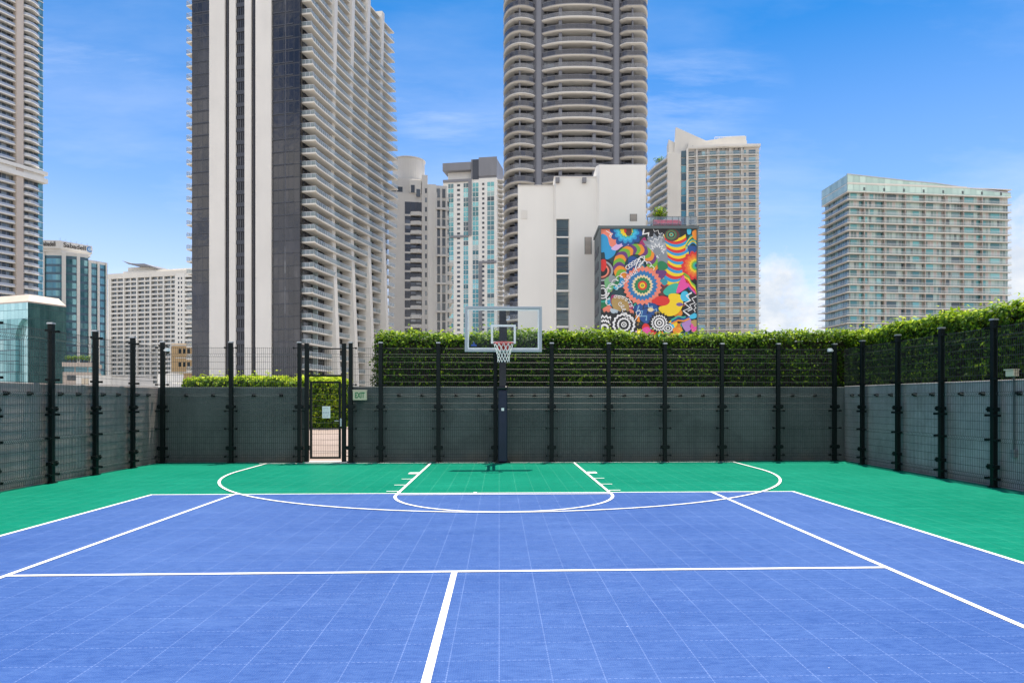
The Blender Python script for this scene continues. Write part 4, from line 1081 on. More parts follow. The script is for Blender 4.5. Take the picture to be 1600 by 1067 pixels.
# big striped arch
cyc = [PUR, GRN, ORG]; acx, acy = 410, 430; nst = 19; a0, a1 = R(140), R(392)
layer[0] += 1
for i in range(nst):
    col = cyc[(i+1) % 3]; t0, t1 = i/nst, (i+1)/nst; S = 6
    def ap(t, r, k): 
        a = a0+(a1-a0)*t; return (acx+k*r*cos(a), acy+r*.98*sin(a))
    side = lambda t: [ap(t+.045*sin(pi*v)+.03*v, 198-93*v, 1-.06*v) for v in np.linspace(0,1,7)]     # stripes bulge round the tube
    o_ = [ap(t0+(t1-t0)*j/S, 198, 1) for j in range(S+1)]; i_ = [ap(t0+(t1-t0)*j/S+.03, 105, .94) for j in range(S+1)]
    mpoly(side(t0)[::-1]+o_[1:-1]+side(t1)+i_[1:-1][::-1], col, False)
ell(415,490,88,116,NAV)
for _ in range(16):
    x, y = rng.uniform(350,470), rng.uniform(410,500); ell(x, y, rng.uniform(10,26), rng.uniform(10,30), rng.choice([NAV, GRY, GLD, TEA, (.30,.33,.35)]), 14)
# striped sleeve
layer[0] += 1
cyc = [YEL, REDc, BLU]; 
def sl_c(t): return np.array((750+35*sin(t*pi*.9)-105*max(0,t-.55)**1.3*2.2, 165+430*t))
def sl_w(t): return 96-6*t-35*max(0,t-.75)
ns = 17
for i in range(ns):
    def row(t):
        c = sl_c(t); wd_ = sl_w(t); tilt = -.35*max(0,t-.5)*2
        return [(c[0]+wd_*s, c[1]+38*(1-s*s)-s*wd_*tilt-14) for s in np.linspace(-1,1,11)]
    mpoly(row(i/ns)+row((i+1)/ns)[::-1], cyc[i % 3], False)
ell(728,158,66,55,BRN)
for r_, c_ in ((48,DGR),(39,(.20,.14,.06)),(30,K_),(21,TEA),(13,GLD),(6,K_)): ell(722,155,r_,r_*.9,c_)
# right column
for i, c_ in enumerate((TEA, YEL, DGR, (.1,.45,.35), YEL, BLU)): 
    pts = [(848+100*t, 235+13*i-75*sin(pi*min(1,t*.8))) for t in np.linspace(0,1,9)]; ribbon(pts, 9, c_)
blob([(905,130),(945,115),(945,200),(915,185)], ORG); blob([(860,108),(895,108),(890,150),(865,150)], CYA)
mpoly([(860,250),(943,255),(943,340),(880,330)], NAV)
for r_, c_ in ((122,REDc),(98,(.80,.13,.02)),(76,ORG),(58,YEL),(42,GRN),(28,TEA),(14,NAV)): scal(940,425,r_,15,.09,c_)
for i, c_ in enumerate((GRN,YEL,REDc,PNK,NAV)): 
    ribbon([(830-4*i,495+22*i),(870,520+24*i),(890,570+18*i),(925,600+20*i),(945,660+14*i)], 16, c_)
blob([(600,410),(640,385),(690,420),(680,455),(620,475)], DGR); blob([(590,480),(640,465),(680,480),(655,530),(610,560)], PUR); blob([(620,560),(660,540),(690,570),(660,600)], (.03,.28,.33))
blob([(640,620),(690,600),(720,650),(650,690),(600,670)], BRN)
blob([(650,655),(700,600),(770,580),(790,610),(760,670),(690,690)], TEA); blob([(765,660),(785,590),(825,510),(850,570),(880,600),(830,640),(790,665)], PNK)
# lightning behind the flower
blob([(420,770),(560,740),(610,820),(560,900),(490,930),(420,860)], NAV); zig((420,790),(510,900),5,20,12,(.20,.42,.58)); zig((470,770),(560,870),5,22,12,K_); zig((510,770),(600,830),5,16,9,(.30,.52,.66)); ell(540,812,26,18,CRM)
# great flower
scal(468,600,165,26,.055,SAL,True); scal(468,600,128,24,.07,(.02,.17,.40),True); scal(468,600,90,20,.09,CRM,True); scal(468,600,68,16,.08,DGR); ell(468,600,40,40,REDc); ell(468,600,25,25,YEL); ell(468,600,12,12,DGR); ell(468,600,5,5,YEL)
# bottom patches
pal = [LAV, CYA, YEL, REDc, ORG, TEA, PNK, (.42,.22,.5), GLD, NAV]
for i in range(40):
    x, y = rng.uniform(400,935), rng.uniform(865,1100); s = rng.uniform(22,46)
    blob([(x+s*cos(a)*rng.uniform(.6,1.25), y+s*sin(a)*rng.uniform(.6,1.25)) for a in np.linspace(0,2*pi,8)[:-1]], pal[i % len(pal)])
for i, c_ in enumerate((TEA,NAV,ORG)): ribbon([(720,905+16*i),(780,870+18*i),(830,880+16*i),(880,850+20*i)], 14, c_)
# bulb
blob([(700,680),(770,672),(815,700),(820,780),(770,850),(690,868),(630,835),(612,790),(690,760)], YEL); ell(638,735,70,44,REDc); ell(575,738,26,20,REDc); ell(793,766,30,16,(.16,.10,.28)); ell(838,695,38,46,CYA); ell(870,725,20,18,CYA)
mpoly([(870,640),(940,680),(940,830),(850,880),(812,800),(880,740)], K_); zig((880,660),(850,860),6,26,14,Wt); zig((925,690),(880,830),5,18,9,Wt); zig((935,760),(920,830),4,10,7,Wt)
# black and white flowers, lower left and centre
scal(150,960,130,22,.06,K_,True)
for i, r_ in enumerate((112,94,76,58,40,22)): scal(135,975,r_,20,.09,(Wt,K_)[i % 2],True)
scal(305,942,122,24,.07,K_,True)
for i, r_ in enumerate((98,80,58,44,24,15,7)): scal(305,942,r_,16,.06,(Wt,K_)[i % 2],i < 2)
scal(615,925,86,20,.12,K_,True)
for i, r_ in enumerate((68,56,44,30,20,10)): scal(615,928,r_,18,.10 if i < 2 else .03,(Wt,K_)[i % 2],i < 2)
for i, r_ in enumerate((42,32,22,12)): ell(690,975,r_,r_*.8,(Wt,K_)[i % 2])
# white looping scrawl
def loops(path, turns, r, w, ph=0, sgn=1):
    pts = []; n = turns*16
    P = [np.array(p, float) for p in path]; segs = [np.linalg.norm(P[i+1]-P[i]) for i in range(len(P)-1)]; T = sum(segs)
    for i in range(n+1):
        s = T*i/n; j = 0
        while j < len(segs)-1 and s > segs[j]: s -= segs[j]; j += 1
        c = P[j]+(P[j+1]-P[j])*min(1, s/segs[j]); a = sgn*2*pi*turns*i/n+ph; rr_ = r*(.75+.45*sin(i*.37))
        pts.append((c[0]+rr_*cos(a), c[1]+rr_*sin(a)*.8))
    ribbon(pts, w, Wt)
loops([(165,760),(165,640),(240,560),(320,500)], 7, 24, 5.5); loops([(225,630),(300,580),(360,520),(420,480)], 7, 20, 5, 1, -1)
loops([(330,440),(400,400),(470,370)], 5, 24, 6); loops([(430,470),(470,400),(520,410),(560,465)], 5, 17, 6, 2)
loops([(220,690),(300,700),(360,740),(380,800)], 6, 19, 5); loops([(260,760),(300,800),(320,860),(400,900)], 6, 20, 5, .5, -1)
ribbon([(400,470),(420,400),(450,350),(485,345),(485,380),(450,420),(430,450)], 9, Wt); ribbon([(155,760),(150,690),(160,620),(210,590),(250,600)], 7, Wt)
ribbon([(390,920),(420,880),(450,840),(440,815),(410,835),(420,870),(450,870)], 7, Wt)
me = bpy.data.meshes.new('mural'); me.from_pydata(mv, [], mf); me.update()
at = me.attributes.new('paint', 'FLOAT_COLOR', 'FACE'); at.data.foreach_set('color', np.array([(*c, 1) for c in mc], dtype=np.float32).ravel())
t = NT('mural_paint'); a_ = t.node('ShaderNodeAttribute', attribute_name='paint'); n_ = t.noise(t.obj(), 1.5, 4)
t.set(Base_Color=t.mix(t.math('MULTIPLY', n_, .05), a_.outputs['Color'], (.30,.30,.30)), Roughness=.6); me.materials.append(t.mat)
mo = bpy.data.objects.new('mural', me); COL.objects.link(mo); mo.parent = B.e
# roof terrace on the mural building
rx0, rx1 = B.u(1012), B.u(1089)
def on_roof(px, y, z=None):
    u = B.u(px, y); return (B.a[0]+cos(B.rz)*u-sin(B.rz)*y, B.a[1]+sin(B.rz)*u+cos(B.rz)*y, KT+GZ if z is None else z)
re = empty('terrace_railing', on_roof(1012, -.05), B.rz, 'thin grey railing round the roof terrace above the mural', 'railing')
L = rx1-rx0; m = MB(); m.box(0, L, -.02, .02, 1.05, 1.10); m.box(0, L, -.015, .015, .1, .13); m.build('rail_bar', M['slate'], re)
m = MB()
for i in range(9): m.box(L*i/8-.025, L*i/8+.025, -.025, .025, 0, 1.05)
m.build('rail_post', M['slate'], re)
m = MB()
for i in range(8):
    m.box(L*i/8+.03, L*(i+1)/8-.03, -.005, .005, .15, 1.03)
tg = NT('thin_rail_glass'); trn = tg.node('ShaderNodeBsdfTransparent'); trn.inputs[0].default_value = (.75,.8,.82,1); gg = tg.node('ShaderNodeBsdfGlossy'); gg.inputs[1].default_value = .05
mxx = tg.node('ShaderNodeMixShader'); mxx.inputs[0].default_value = .12; tg.link(trn.outputs[0], mxx.inputs[1]); tg.link(gg.outputs[0], mxx.inputs[2]); tg.link(mxx.outputs[0], tg.out.inputs[0])
m.build('rail_glass', tg.mat, re)
se = empty('sofa', on_roof(1022, .55), B.rz, 'long red sofa on the roof terrace behind the railing', 'sofa')
m = MB(); m.box(0, 3.1, -.4, .5, .12, .42); m.build('seat', M['red'], se, bevel=.05)
m = MB(); m.box(0, 3.1, .5, .75, .12, 1.0); m.build('backrest', M['red'], se, bevel=.05)
for x in (.0, 2.9):
    m = MB(); m.box(x, x+.2, -.4, .5, .421, .62); m.build('armrest', M['red'], se, bevel=.04)
m = MB()
for x in (.1, 2.9):
    for y in (-.3, .6): m.box(x-.03, x+.03, y-.03, y+.03, 0, .12)
m.build('leg', M['slate'], se)
te = shrub('potted_tree', 'small bushy potted tree beside the red terrace sofa', 'tree', *on_roof(1031, 2.0), .85, 2.9, 900, .22, trunk=.3)
m = MB(); m.prism([(-.3,-.3),(.3,-.3),(.3,.3),(-.3,.3)], 0, .55); m.build('planter', M['slate'], te)
# ------------------------------------------------------------------ cream tower behind the mural
B = Bld(1075, 275, 1187, 272, 'cream balcony tower with a sculpted crown rising behind the mural', name='apartment_tower', group='towers round the court')
P_ = 11.83*274/FPX; zt = B.z(232)
x0s, x0w = B.u(1043), B.u(1064)
m = MB(); m.box(-.8, B.w, 1.35, 24, 0, zt); B.part('facade', m, M['warm_grey'])
m = MB(); m.box(x0s, x0w, .3, 22, 0, B.z(238)); m.box(B.u(1072.5), B.u(1075.5), .1, 2.3, 0, zt); m.box(x0s, B.u(1075), 1.3, 22, 0, B.z(236)); B.part('white_wall', m, M['cream'])
windows(B.e, [(B.u(1065), B.u(1072.3), 1.0, 1.35, zt-2-k*P_-1.2, zt-2-k*P_+1.4) for k in range(30)], M['pane_blue'])
wb = []
cols = [(1077,1085.5),(1092,1102.5),(1110,1119.5),(1125.5,1134.5),(1146.5,1156.5),(1163.5,1166.5),(1171,1181.5)]
for k in range(27):
    z = zt-.6-k*P_
    for a, b in cols: wb.append((B.u(a), B.u(b), 1.2, 1.40, z-P_+.12+(1.0 if b-a < 5 else 0), z-.55))
windows(B.e, wb, M['pane_blue'], cap=95)
arcx = [B.w*i/20 for i in range(21)]
def curve(x): return .9-1.1*sin(pi*min(1,max(0,x/B.w)))
for k in range(27):
    z = zt-k*P_
    m = MB(); o_ = [(x, curve(x)) for x in arcx]; m.prism(o_+[(B.w+.0, 2.3), (-.6, 2.3)], z-.30, z)
    s_ = B.part('balcony', m, M['cream'])
    r_ = MB(); r_.strip([(x, curve(x)+.12) for x in arcx], z+.05, z+1.0, 0); r_.rail([(x, curve(x)+.12) for x in arcx], z+1.0, z+1.07, .04, 1); r_.build('railing', [M['rail_clear'], M['alu']], s_)
    m = MB(); zz = z; m.box(B.w+.02, B.w+1.5-(0 if k > 6 else .5), 5, 14, zz-.3, zz); 
    r2 = B.part('side_balcony', m, M['cream'])
    m = MB(); m.rail([(B.w+.1,5.05),(B.w+1.4,5.05),(B.w+1.4,13.9)], zz+.95, zz+1.03, .04); railposts(m, [(B.w+.1,5.05),(B.w+1.4,5.05)], zz, zz+1, .6); m.build('railing', M['alu'], r2)
m = MB()
for px in (1089, 1106, 1122.5, 1141, 1159.5): m.box(B.u(px)-.3, B.u(px)+.3, .5, 1.36, 0, zt-.43)
B.part('fin_wall', m, M['warm_grey'])
# left wing, balconies running away from us
q0 = B.loc(1043, 276); q1 = B.loc(1011, 297)
Lw = math.hypot(q1[0]-q0[0], q1[1]-q0[1]); ew_ = ((q1[0]-q0[0])/Lw, (q1[1]-q0[1])/Lw); nw_ = (-ew_[1], ew_[0])
if nw_[0] > 0: nw_ = (-nw_[0], -nw_[1])
def wp(u, d): return (q0[0]+ew_[0]*u+nw_[0]*d, q0[1]+ew_[1]*u+nw_[1]*d)
def ccw(p):
    a = sum(p[i][0]*p[(i+1) % len(p)][1]-p[(i+1) % len(p)][0]*p[i][1] for i in range(len(p))); return p if a > 0 else p[::-1]
zwt = B.z(243)
m = MB(); m.prism(ccw([wp(0,-1.5), wp(Lw,-1.5), wp(Lw,-9), wp(0,-9)]), 0, zwt-.5); B.part('wing_wall', m, M['core_teal'])
for k in range(24):
    z = zwt-k*P_
    m = MB(); m.prism(ccw([wp(0,-1.6), wp(0,.1), wp(Lw*.5,.9), wp(Lw,.3), wp(Lw,-1.6)]), z-.9, z-.55+.9*(.35)); s_ = B.part('wing_balcony', m, M['cream'])
    m = MB(); pts = [wp(0,.0), wp(Lw*.5,.8), wp(Lw,.2)]; m.strip(pts, z-.24, z+.75, 0); m.build('railing', M['rail_clear'], s_)
# crown
c = lambda px, py: (B.u(px), B.z(py, B.u(px)))
m = MB(); m.prism_xz([c(1054,243), c(1168,243), c(1168,209), c(1136,211), c(1105,216.5), c(1057,195)], 2.5, 5.0); B.part('crown_screen', m, M['cream'])
m = MB(); m.prism_xz([c(1047,243), c(1058.5,243), c(1058,219), c(1046,213)], 3.5, 12); B.part('crown_spike', m, M['cream'])
m = MB(); m.box(B.u(1076), B.u(1168), 1.2, 18, zt+.002, B.z(222)); B.part('penthouse', m, M['cream'])
m = MB(); m.prism([(B.u(1075),.5),(B.w/2,-.6),(B.u(1189),.4),(B.u(1189),3),(B.u(1075),3)], zt+.002, zt+.9); B.part('roof_slab', m, M['cream'])
windows(B.e, [(B.u(a), B.u(b), 1.0, 1.25, B.z(242), B.z(236)) for a, b in ((1078,1085),(1091,1097))], M['pane_dark'], 'penthouse_window')
m = MB()
for i in range(13):
    a = 1079+i*6.8; m.prism_xz([c(a,232.5), c(a+1.4,232.5), c(a+4.6,227), c(a+3.2,227)], .85, 1.18)
B.part('roof_slot', m, M['dgrey'])
m = MB()
for i in range(7): m.box(B.u(1120+i*7)-.1, B.u(1120+i*7)+.1, 5.01, 5.25, B.z(216), B.z(209.6))
m.box(B.u(1120), B.u(1168), 5.05, 5.2, B.z(209.4), B.z(208.4)); B.part('roof_rail', m, M['alu'])
tx, ty = W(1030, 285)
shrub('roof_shrub', 'green planting on the roof edge of the cream tower wing', 'plant', tx, ty, zwt+GZ, 2.6, 2.8, 420, .5, trunk=.15)

# ------------------------------------------------------------------ wide block at right with the sloping glass roof screen
B = Bld(1324, 270, 1581, 278, 'wide glassy apartment block at right with a sloping roof screen', name='apartment_tower', group='towers round the court')
Wd = B.w; P_ = 12.07*270/FPX; z0_ = B.z(298.5)           # first slab under the screen
ql = B.loc(1283.5, 291.6)
Ll = math.hypot(*ql); el_ = (ql[0]/Ll, ql[1]/Ll); nl_ = (-el_[1], el_[0])
if nl_[0] > 0: nl_ = (-nl_[0], -nl_[1])
def lp(u, d=0): return (el_[0]*u+nl_[0]*d, el_[1]*u+nl_[1]*d)
def off(d): return [lp(Ll, d), (-(1.0*d) if d else 0, -d), (Wd, -d)]
m = MB(); m.prism(ccw([lp(Ll, -1.6), lp(1.6, -1.6), (1.6, 1.6), (Wd-.4, 1.6), (Wd-.4, 22), (lp(Ll)[0]+8, 30)]), 0, z0_+P_*1.2); B.part('core_wall', m, M['pinkbeige'])
NFm = 22
for k in range(-1, NFm):
    z = z0_-k*P_
    o_ = [lp(Ll, .05), (0, 0), (Wd, -.05)]
    m = MB(); m.prism(ccw([lp(Ll, .05), (0,0), (Wd,-.05), (Wd, 1.7), (1.5, 1.7), lp(Ll,-1.7)]), z-.30, z); s_ = B.part('floor_slab', m, M['cream'])
    if k >= 1:
        r_ = MB(); r_.strip([lp(Ll,-.1), lp(.1,-.1)], z+.05, z+.95, 0); r_.strip([(.1,.12),(Wd-.1,.07)], z+.05, z+.95, 0); r_.rail([(.1,.12),(Wd-.1,.07)], z+.95, z+1.02, .05, 1); r_.build('railing', [M['rail_clear'], M['alu']], s_)
    if 0 < k:
        m = MB(); m.box(Wd, Wd+1.9-.6*(k % 2), 2+((k*3) % 4), 9, z-.25, z-.02); m.box(Wd+.05, Wd+1.8-.6*(k%2), 3.4+((k*3)%4), 3.5+((k*3)%4), z, z+1.0); B.part('side_balcony', m, M['alu'])
        if k > 2:
            a = lp(Ll+.2, 0); m = MB(); m.prism(ccw([lp(Ll, .0), lp(Ll,1.6), lp(Ll-5,1.6), lp(Ll-5,0.06)]), z-.25, z-.02); m.strip([lp(Ll,1.5), lp(Ll-5,1.5)], z+.9, z+1.0); B.part('side_balcony', m, M['alu'])
wb, wb2, wb3 = [], [], []
for k in range(1, NFm+1):
    z = z0_-k*P_
    x = 1.9; 
    cols = [(2.0,9),(14.4,3.2),(19.2,7),(28,1),(30.5,5.3),(39.7,8),(50,3.5)]
    r2 = random.Random(3)
    x = 2.2
    while x < Wd-3.5:
        wd_ = r2.choice([1.4, 2.6, 3.4, 4.0]); 
        (wb if r2.random() < .55 else wb2).append((x, min(Wd-1.2, x+wd_), 1.45, 1.65, z+.02, z+P_-.42))
        x += wd_+r2.choice([.9, 1.3, 2.1])
m = MB(); m.box(1.7, Wd-.5, 1.52, 1.598, 0, z0_); B.part('glazed_front', m, M['facade_cells'])
for bxs, mt in ((wb[::2], 'pane_mixed'), (wb2[::2], 'pane_teal')): windows(B.e, bxs, M[mt], cap=48)
m = MB(); m.prism(ccw([lp(Ll-.3,-1.45), lp(1.9,-1.45), lp(1.9,-1.65), lp(Ll-.3,-1.65)]), 0, z0_); B.part('glass_side', m, M['core_teal'])
m = MB(); r2 = random.Random(5)
for x in (7.4, 15.8, 24.6, 33.0, 41.5, 49.4, 57.5): 
    if x < Wd-1: m.box(x-.15, x+.15, .3, 1.62, 0, z0_)
B.part('partition_wall', m, M['pinkbeige'])
# roof screen
def zc(px, py): u = B.u(px); return (u, B.z(py, u))
m = MB(); zb = z0_+.01
m.prism_xz([(0, zb), (Wd-.1, zb), zc(1579.5, 302), zc(1528, 296.5), zc(1512, 294), zc(1462, 286.5), zc(1416, 282.5), (0, B.z(272.5))], .15, .5)
B.part('roof_screen', m, M['screen'])
m = MB(); m.prism(ccw([lp(Ll, 0), lp(.1, 0), lp(.1, -.35), lp(Ll, -.35)]), zb, B.z(272.5)); B.part('roof_screen', m, M['screen'])
m = MB(); h_ = B.z(272.5)
m.prism_xz([(0,h_),(0,h_+.35),(zc(1416,281.5)),(zc(1462,285.6)),(zc(1512,293)),(zc(1579.5,301.2)),(zc(1579.5,302.6)),(zc(1512,294.4)),(zc(1462,287)),(zc(1416,283))], -.02, .6); B.part('roof_coping', m, M['raillight'])
m = MB(); m.prism_xz([(.01, z0_+P_*.98+.45), (Wd*.72, z0_+P_*.98+.45), (Wd*.72, z0_+P_*.98+.02), (.01, z0_+P_*.98+.02)][::-1], -.06, .14); B.part('screen_band', m, M['cream'])
m = MB()
for i in range(8): x = Wd*(i+.85)/8.4; m.box(x-.35, x+.35, .05, .149, z0_+.5, z0_+P_*.55)
B.part('screen_opening', m, M['slate'])

# ------------------------------------------------------------------ teal and white tower
B = Bld(692.5, 400, 776, 395, 'white tower with teal window columns and grey bent frames on its front', name='apartment_tower', group='towers round the court')
P_ = 7.53*398/FPX; zt = B.z(282)
m = MB(); m.box(0, B.w, 0, 22, 0, zt); B.part('facade', m, M['white'])
m = MB(); m.box(B.u(736), B.w, .05, 20, zt, B.z(252)); B.part('roof_block', m, M['grey'])
m = MB(); m.box(-.2, B.u(735.9), -.6, 18, B.z(268), B.z(256)); B.part('roof_canopy', m, M['grey'])
m = MB(); m.box(2, B.u(735), 3, 17, zt, B.z(268.1)); B.part('roof_room', m, M['white2'])
m = MB(); m.box(B.u(738.5), B.u(748), -.3, .04, zt-.5, B.z(252.5)); B.part('roof_panel', m, M['dgrey'])
m = MB(); m.box(B.u(748.2), B.w+.2, -.5, .04, B.z(279), B.z(250)); B.part('roof_panel', m, M['grey'])
fb = [(692.5,737,286,282),(732,737,370,286),(703.5,732,372.5,369.5),(748.5,753.3,520,410.5),(753.3,776,413.5,410.5)]
for a, b, c_, d_ in fb:
    m = MB(); m.box(B.u(a), B.u(b), -.7, -.001, B.z(c_), B.z(d_)); B.part('bent_frame', m, M['grey'])
tl, sm, md = [], [], []
for k in range(34):
    z = zt-2.4-k*P_
    for a, b in ((700.5,708.5),(724.5,731.5),(738.7,747.5),(761.5,772)):
        bx_ = (B.u(a), B.u(b), -.12, .05, z-P_+.40, z)
        (tl if rng.random() < .72 else md).append(bx_)
    for a, b in ((714.3,718.8),(753.4,756.8)): sm.append((B.u(a), B.u(b), -.12, .05, z-P_+1.2, z-.3))
windows(B.e, tl, M['pane_teal'], cap=55); windows(B.e, md, M['pane_mixed'], cap=20); windows(B.e, sm, M['pane_dark'], cap=25)
m = MB()
for k in range(34):
    z = zt-2.4-k*P_
    for a, b in ((700.5,708.5),(724.5,731.5),(738.7,747.5),(761.5,772)): m.box((B.u(a)+B.u(b))/2-.08, (B.u(a)+B.u(b))/2+.08, -.2, -.121, z-P_+.40, z)
B.part('mullion', m, M['white'])
for k in range(34):
    z = zt-.5-k*P_; m = MB()
    m.prism([(B.w+.01,1.5),(B.w+3.0,2.5),(B.w+3.6,8),(B.w+3.6,20),(B.w+.01,20)], z-.3, z)
    m.rail([(B.w+3.0,2.6),(B.w+3.5,8.1),(B.w+3.5,19.9)], z, z+1.0, .05); B.part('balcony', m, M['white'])

# ------------------------------------------------------------------ white stepped tower with the drum roof
B = Bld(607, 246, 706, 250, 'white stepped apartment tower with a round drum on its roof', name='apartment_tower', group='towers round the court')
P_ = 14.6*247/FPX
m = MB(); m.box(0, B.u(665), 0, 20, 0, B.z(300)); m.box(B.u(659), B.u(668), -1.2, 20, 0, B.z(272)); B.part('wall', m, M['white2'])
m = MB(); m.box(B.u(668), B.u(698), -1.6, 18, 0, B.z(288)); B.part('wall', m, M['white2'])
m = MB(); m.box(B.u(668.2), B.u(681), -1.9, -1.61, 0, B.z(287)); B.part('wall_panel', m, M['white'])
m = MB(); m.box(B.u(600), B.u(634), .8, 12, B.z(300)+.01, B.z(287)); m.box(B.u(612), B.u(664), 1, 14, B.z(300)+.01, B.z(276)); B.part('roof_storey', m, M['white2'])
m = MB(); m.box(B.u(640), B.u(658), -.5, 12, B.z(300), B.z(280)); B.part('roof_frame', m, M['white'])
cxd = B.u(639); rd = (B.u(665)-B.u(613))/2
m = MB(); m.prism([(cxd+rd*cos(2*pi*i/40), 8+rd*sin(2*pi*i/40)) for i in range(40)], B.z(300), B.z(240.5)); m.prism([(cxd+(rd+.3)*cos(2*pi*i/40), 8+(rd+.3)*sin(2*pi*i/40)) for i in range(40)], B.z(240.4), B.z(238.8)); B.part('roof_drum', m, M['white2'])
windows(B.e, [(B.u(a), B.u(b), .75, .85, B.z(298), B.z(290)) for a, b in ((603,610),(611.5,619),(620.5,629))]+[(B.u(a), B.u(b), -.6, -.45, B.z(c_), B.z(d_)) for a, b, c_, d_ in ((642,648,300,288),(650.5,656.5,306,294))], M['pane_dark'], 'roof_window')
m = MB(); m.box(B.u(632.5), B.u(658.8), -.06, -.001, 0, B.z(314)); B.part('recess', m, M['core_glass'])
for k in range(24):
    z = B.z(335)-k*P_
    m = MB(); xa, xb = B.u(641), B.u(659.2); m.prism([(xa,-.07),(xa+.3,-1.5),(xb-1.2,-2.3),(xb-.1,-1.3),(xb-.1,-.07)], z-.3, z)
    s_ = B.part('balcony', m, M['white2'])
    m = MB(); m.rail([(xa+.02,-.2),(xa+.3,-1.4),(xb-1.2,-2.2),(xb-.1,-1.25)], z+.02, z+1.0, .04); m.build('railing', M['white2'], s_)
    m = MB(); m.box(B.u(632.3), B.u(641), -.25, -.061, z-.35, z+.35); B.part('spandrel', m, M['white2'])
windows(B.e, [(B.u(664), B.u(666.8), -1.28, -1.15, B.z(293)-k*P_-1.7, B.z(293)-k*P_) for k in range(24)], M['pane_dark'])
wb = []
for k in range(22):
    for a, b in ((682,687),(690.5,695.5)):
        wb.append((B.u(a), B.u(b), -1.75, -1.58, B.z(312)-k*P_-P_*.82, B.z(312)-k*P_))
wb += [(B.u(a), B.u(b), -1.75, -1.58, B.z(307), B.z(293)) for a, b in ((682,687),(690.5,695.5))]
windows(B.e, wb, M['pane_dark'], 'tall_window')
m = MB()
for px in (681, 688.7, 697): m.box(B.u(px)-.35, B.u(px)+.35, -2.3, -1.61, 0, B.z(300))
for k in (0, 2, 5, 8, 11, 14, 17): 
    z = B.z(325)-k*P_; m.box(B.u(680.6), B.u(697.3), -2.9, -2.31, z-.4, z+.3)
B.part('window_surround', m, M['white2'])
m = MB(); m.box(B.u(698), B.u(702), .5, 17, 0, B.z(303)); B.part('end_wall', m, M['core_far'])
for k in range(23):
    z = B.z(309)-k*P_; m = MB(); m.box(B.u(698)+.01, B.u(705.5)+(.4 if k > 6 else -1), -.9, 12, z-.3, z); m.rail([(B.u(698),-.85),(B.u(705.3)+(.4 if k > 6 else -1),-.85),(B.u(705.3)+(.4 if k > 6 else -1),11)], z, z+.95, .05); B.part('end_balcony', m, M['white'])

# ------------------------------------------------------------------ left tower, near the frame edge
B = Bld(-60, 257, 66, 284, 'tall pale tower at the left edge with white balcony bands', name='apartment_tower', group='towers round the court')
P_ = 3.1; ZT = ZZ(-70, 284)-GZ
m = MB(); m.box(0, B.w, 0, 24, 0, ZT); B.part('core_wall', m, M['core_far'])
c0, c1 = B.u(20), B.u(31)
m = MB(); m.box(c0, c1, -2.3, 0, 0, ZT); B.part('concrete_column', m, M['beige'])
zl = ZZ(262, 270)-GZ
for k in range(60):
    z = ZT-1-k*P_
    if z < 20: break
    if abs(z-zl) < 3.0: continue
    m = MB(); m.box(0, c0-.01, -1.7, -.001, z-.3, z+.15); m.box(0, c0-.01, -1.7, -1.6, z+.15, z+.95, 1); B.part('balcony', m, [M['white'], M['raillight']])
    m = MB(); n = 14; x0, x1 = c1+.01, B.u(58.5)
    o_ = [(x0+(x1-x0)*i/n, -1.2-1.7*sin(pi*(i/n)**.8)) for i in range(n+1)]
    m.prism(o_+[(x1,-.001),(x0,-.001)], z-.3, z+.12, 0); m.strip(o_, z+.12, z+.95, 1); B.part('curved_balcony', m, [M['white'], M['raillight']])
    m = MB(); m.box(B.u(58.7), B.w+.25, -.5, .2, z-.12, z+.12); m.box(B.w+.001, B.w+.25, .2, 23, z-.12, z+.12); B.part('slab_edge', m, M['white'])
m = MB(); m.box(B.u(58.8), B.w+.1, -.25, -.002, 0, ZT); B.part('corner_glass', m, M['teal_cells'])
m = MB(); m.box(-.1, B.w+.4, -3.0, .5, zl+1.0, zl+2.4); m.box(-.1, B.w+.4, -3.0, .5, zl-2.2, zl-.4); m.box(-.1, B.w-.5, -2.0, .5, zl-.4, zl+1.0); B.part('belt_ledge', m, M['white'])

# ------------------------------------------------------------------ teal glass office at the left edge
B = Bld(-40, 208, 43.5, 200, 'low teal glass office block with pale chamfered roof at the left edge', name='office_block', group='buildings left of the court')
zt = B.z(472.5, B.w); q = B.loc(103.5, 211); qb, qc = B.loc(100, 226), B.loc(20, 226)
m = MB(); m.prism(ccw([(0,0),(B.w,0),(B.w,.3),(0.3,.3)]), 0, zt); B.part('glass_front', m, M['teal_light'])
Lq = math.hypot(q[0]-B.w, q[1]); eq = ((q[0]-B.w)/Lq, q[1]/Lq)
m = MB(); m.prism(ccw([(B.w+.01,0.0),q,qb,qc,(2,.31),(B.w-.5,.31)]), 0, zt); B.part('glass_side', m, M['teal_dark'])
m = MB(); a = [(0,.1),(B.w,.1),(q[0],q[1]),qb,qc]
ctr = (B.w*.5, 9); up_ = [((x-ctr[0])*.78+ctr[0], (y-ctr[1])*.78+ctr[1]) for x, y in a]
n = 5; m.add([(x,y,zt+.02) for x,y in a]+[(x,y,zt+.45) for x,y in a]+[(x,y,zt+2.7) for x,y in up_], [(4,3,2,1,0),(10,11,12,13,14)])
for j in range(2):
    for i in range(n): m.f.append((j*n+i, j*n+(i+1)%n, j*n+n+(i+1)%n, j*n+n+i)); m.m.append(0)
B.part('roof', m, M['beige'])
m = MB(); za = B.z(500, B.w)
m.prism_xz([(0,0),(B.u(31),0),(B.u(31.2),za-5),(B.u(33),za-3),(B.u(37),za-1),(B.u(42),za),(B.u(42),za+.25),(0,za+.25)], -1.3, -.001); B.part('glass_bay', m, M['teal_cells'])

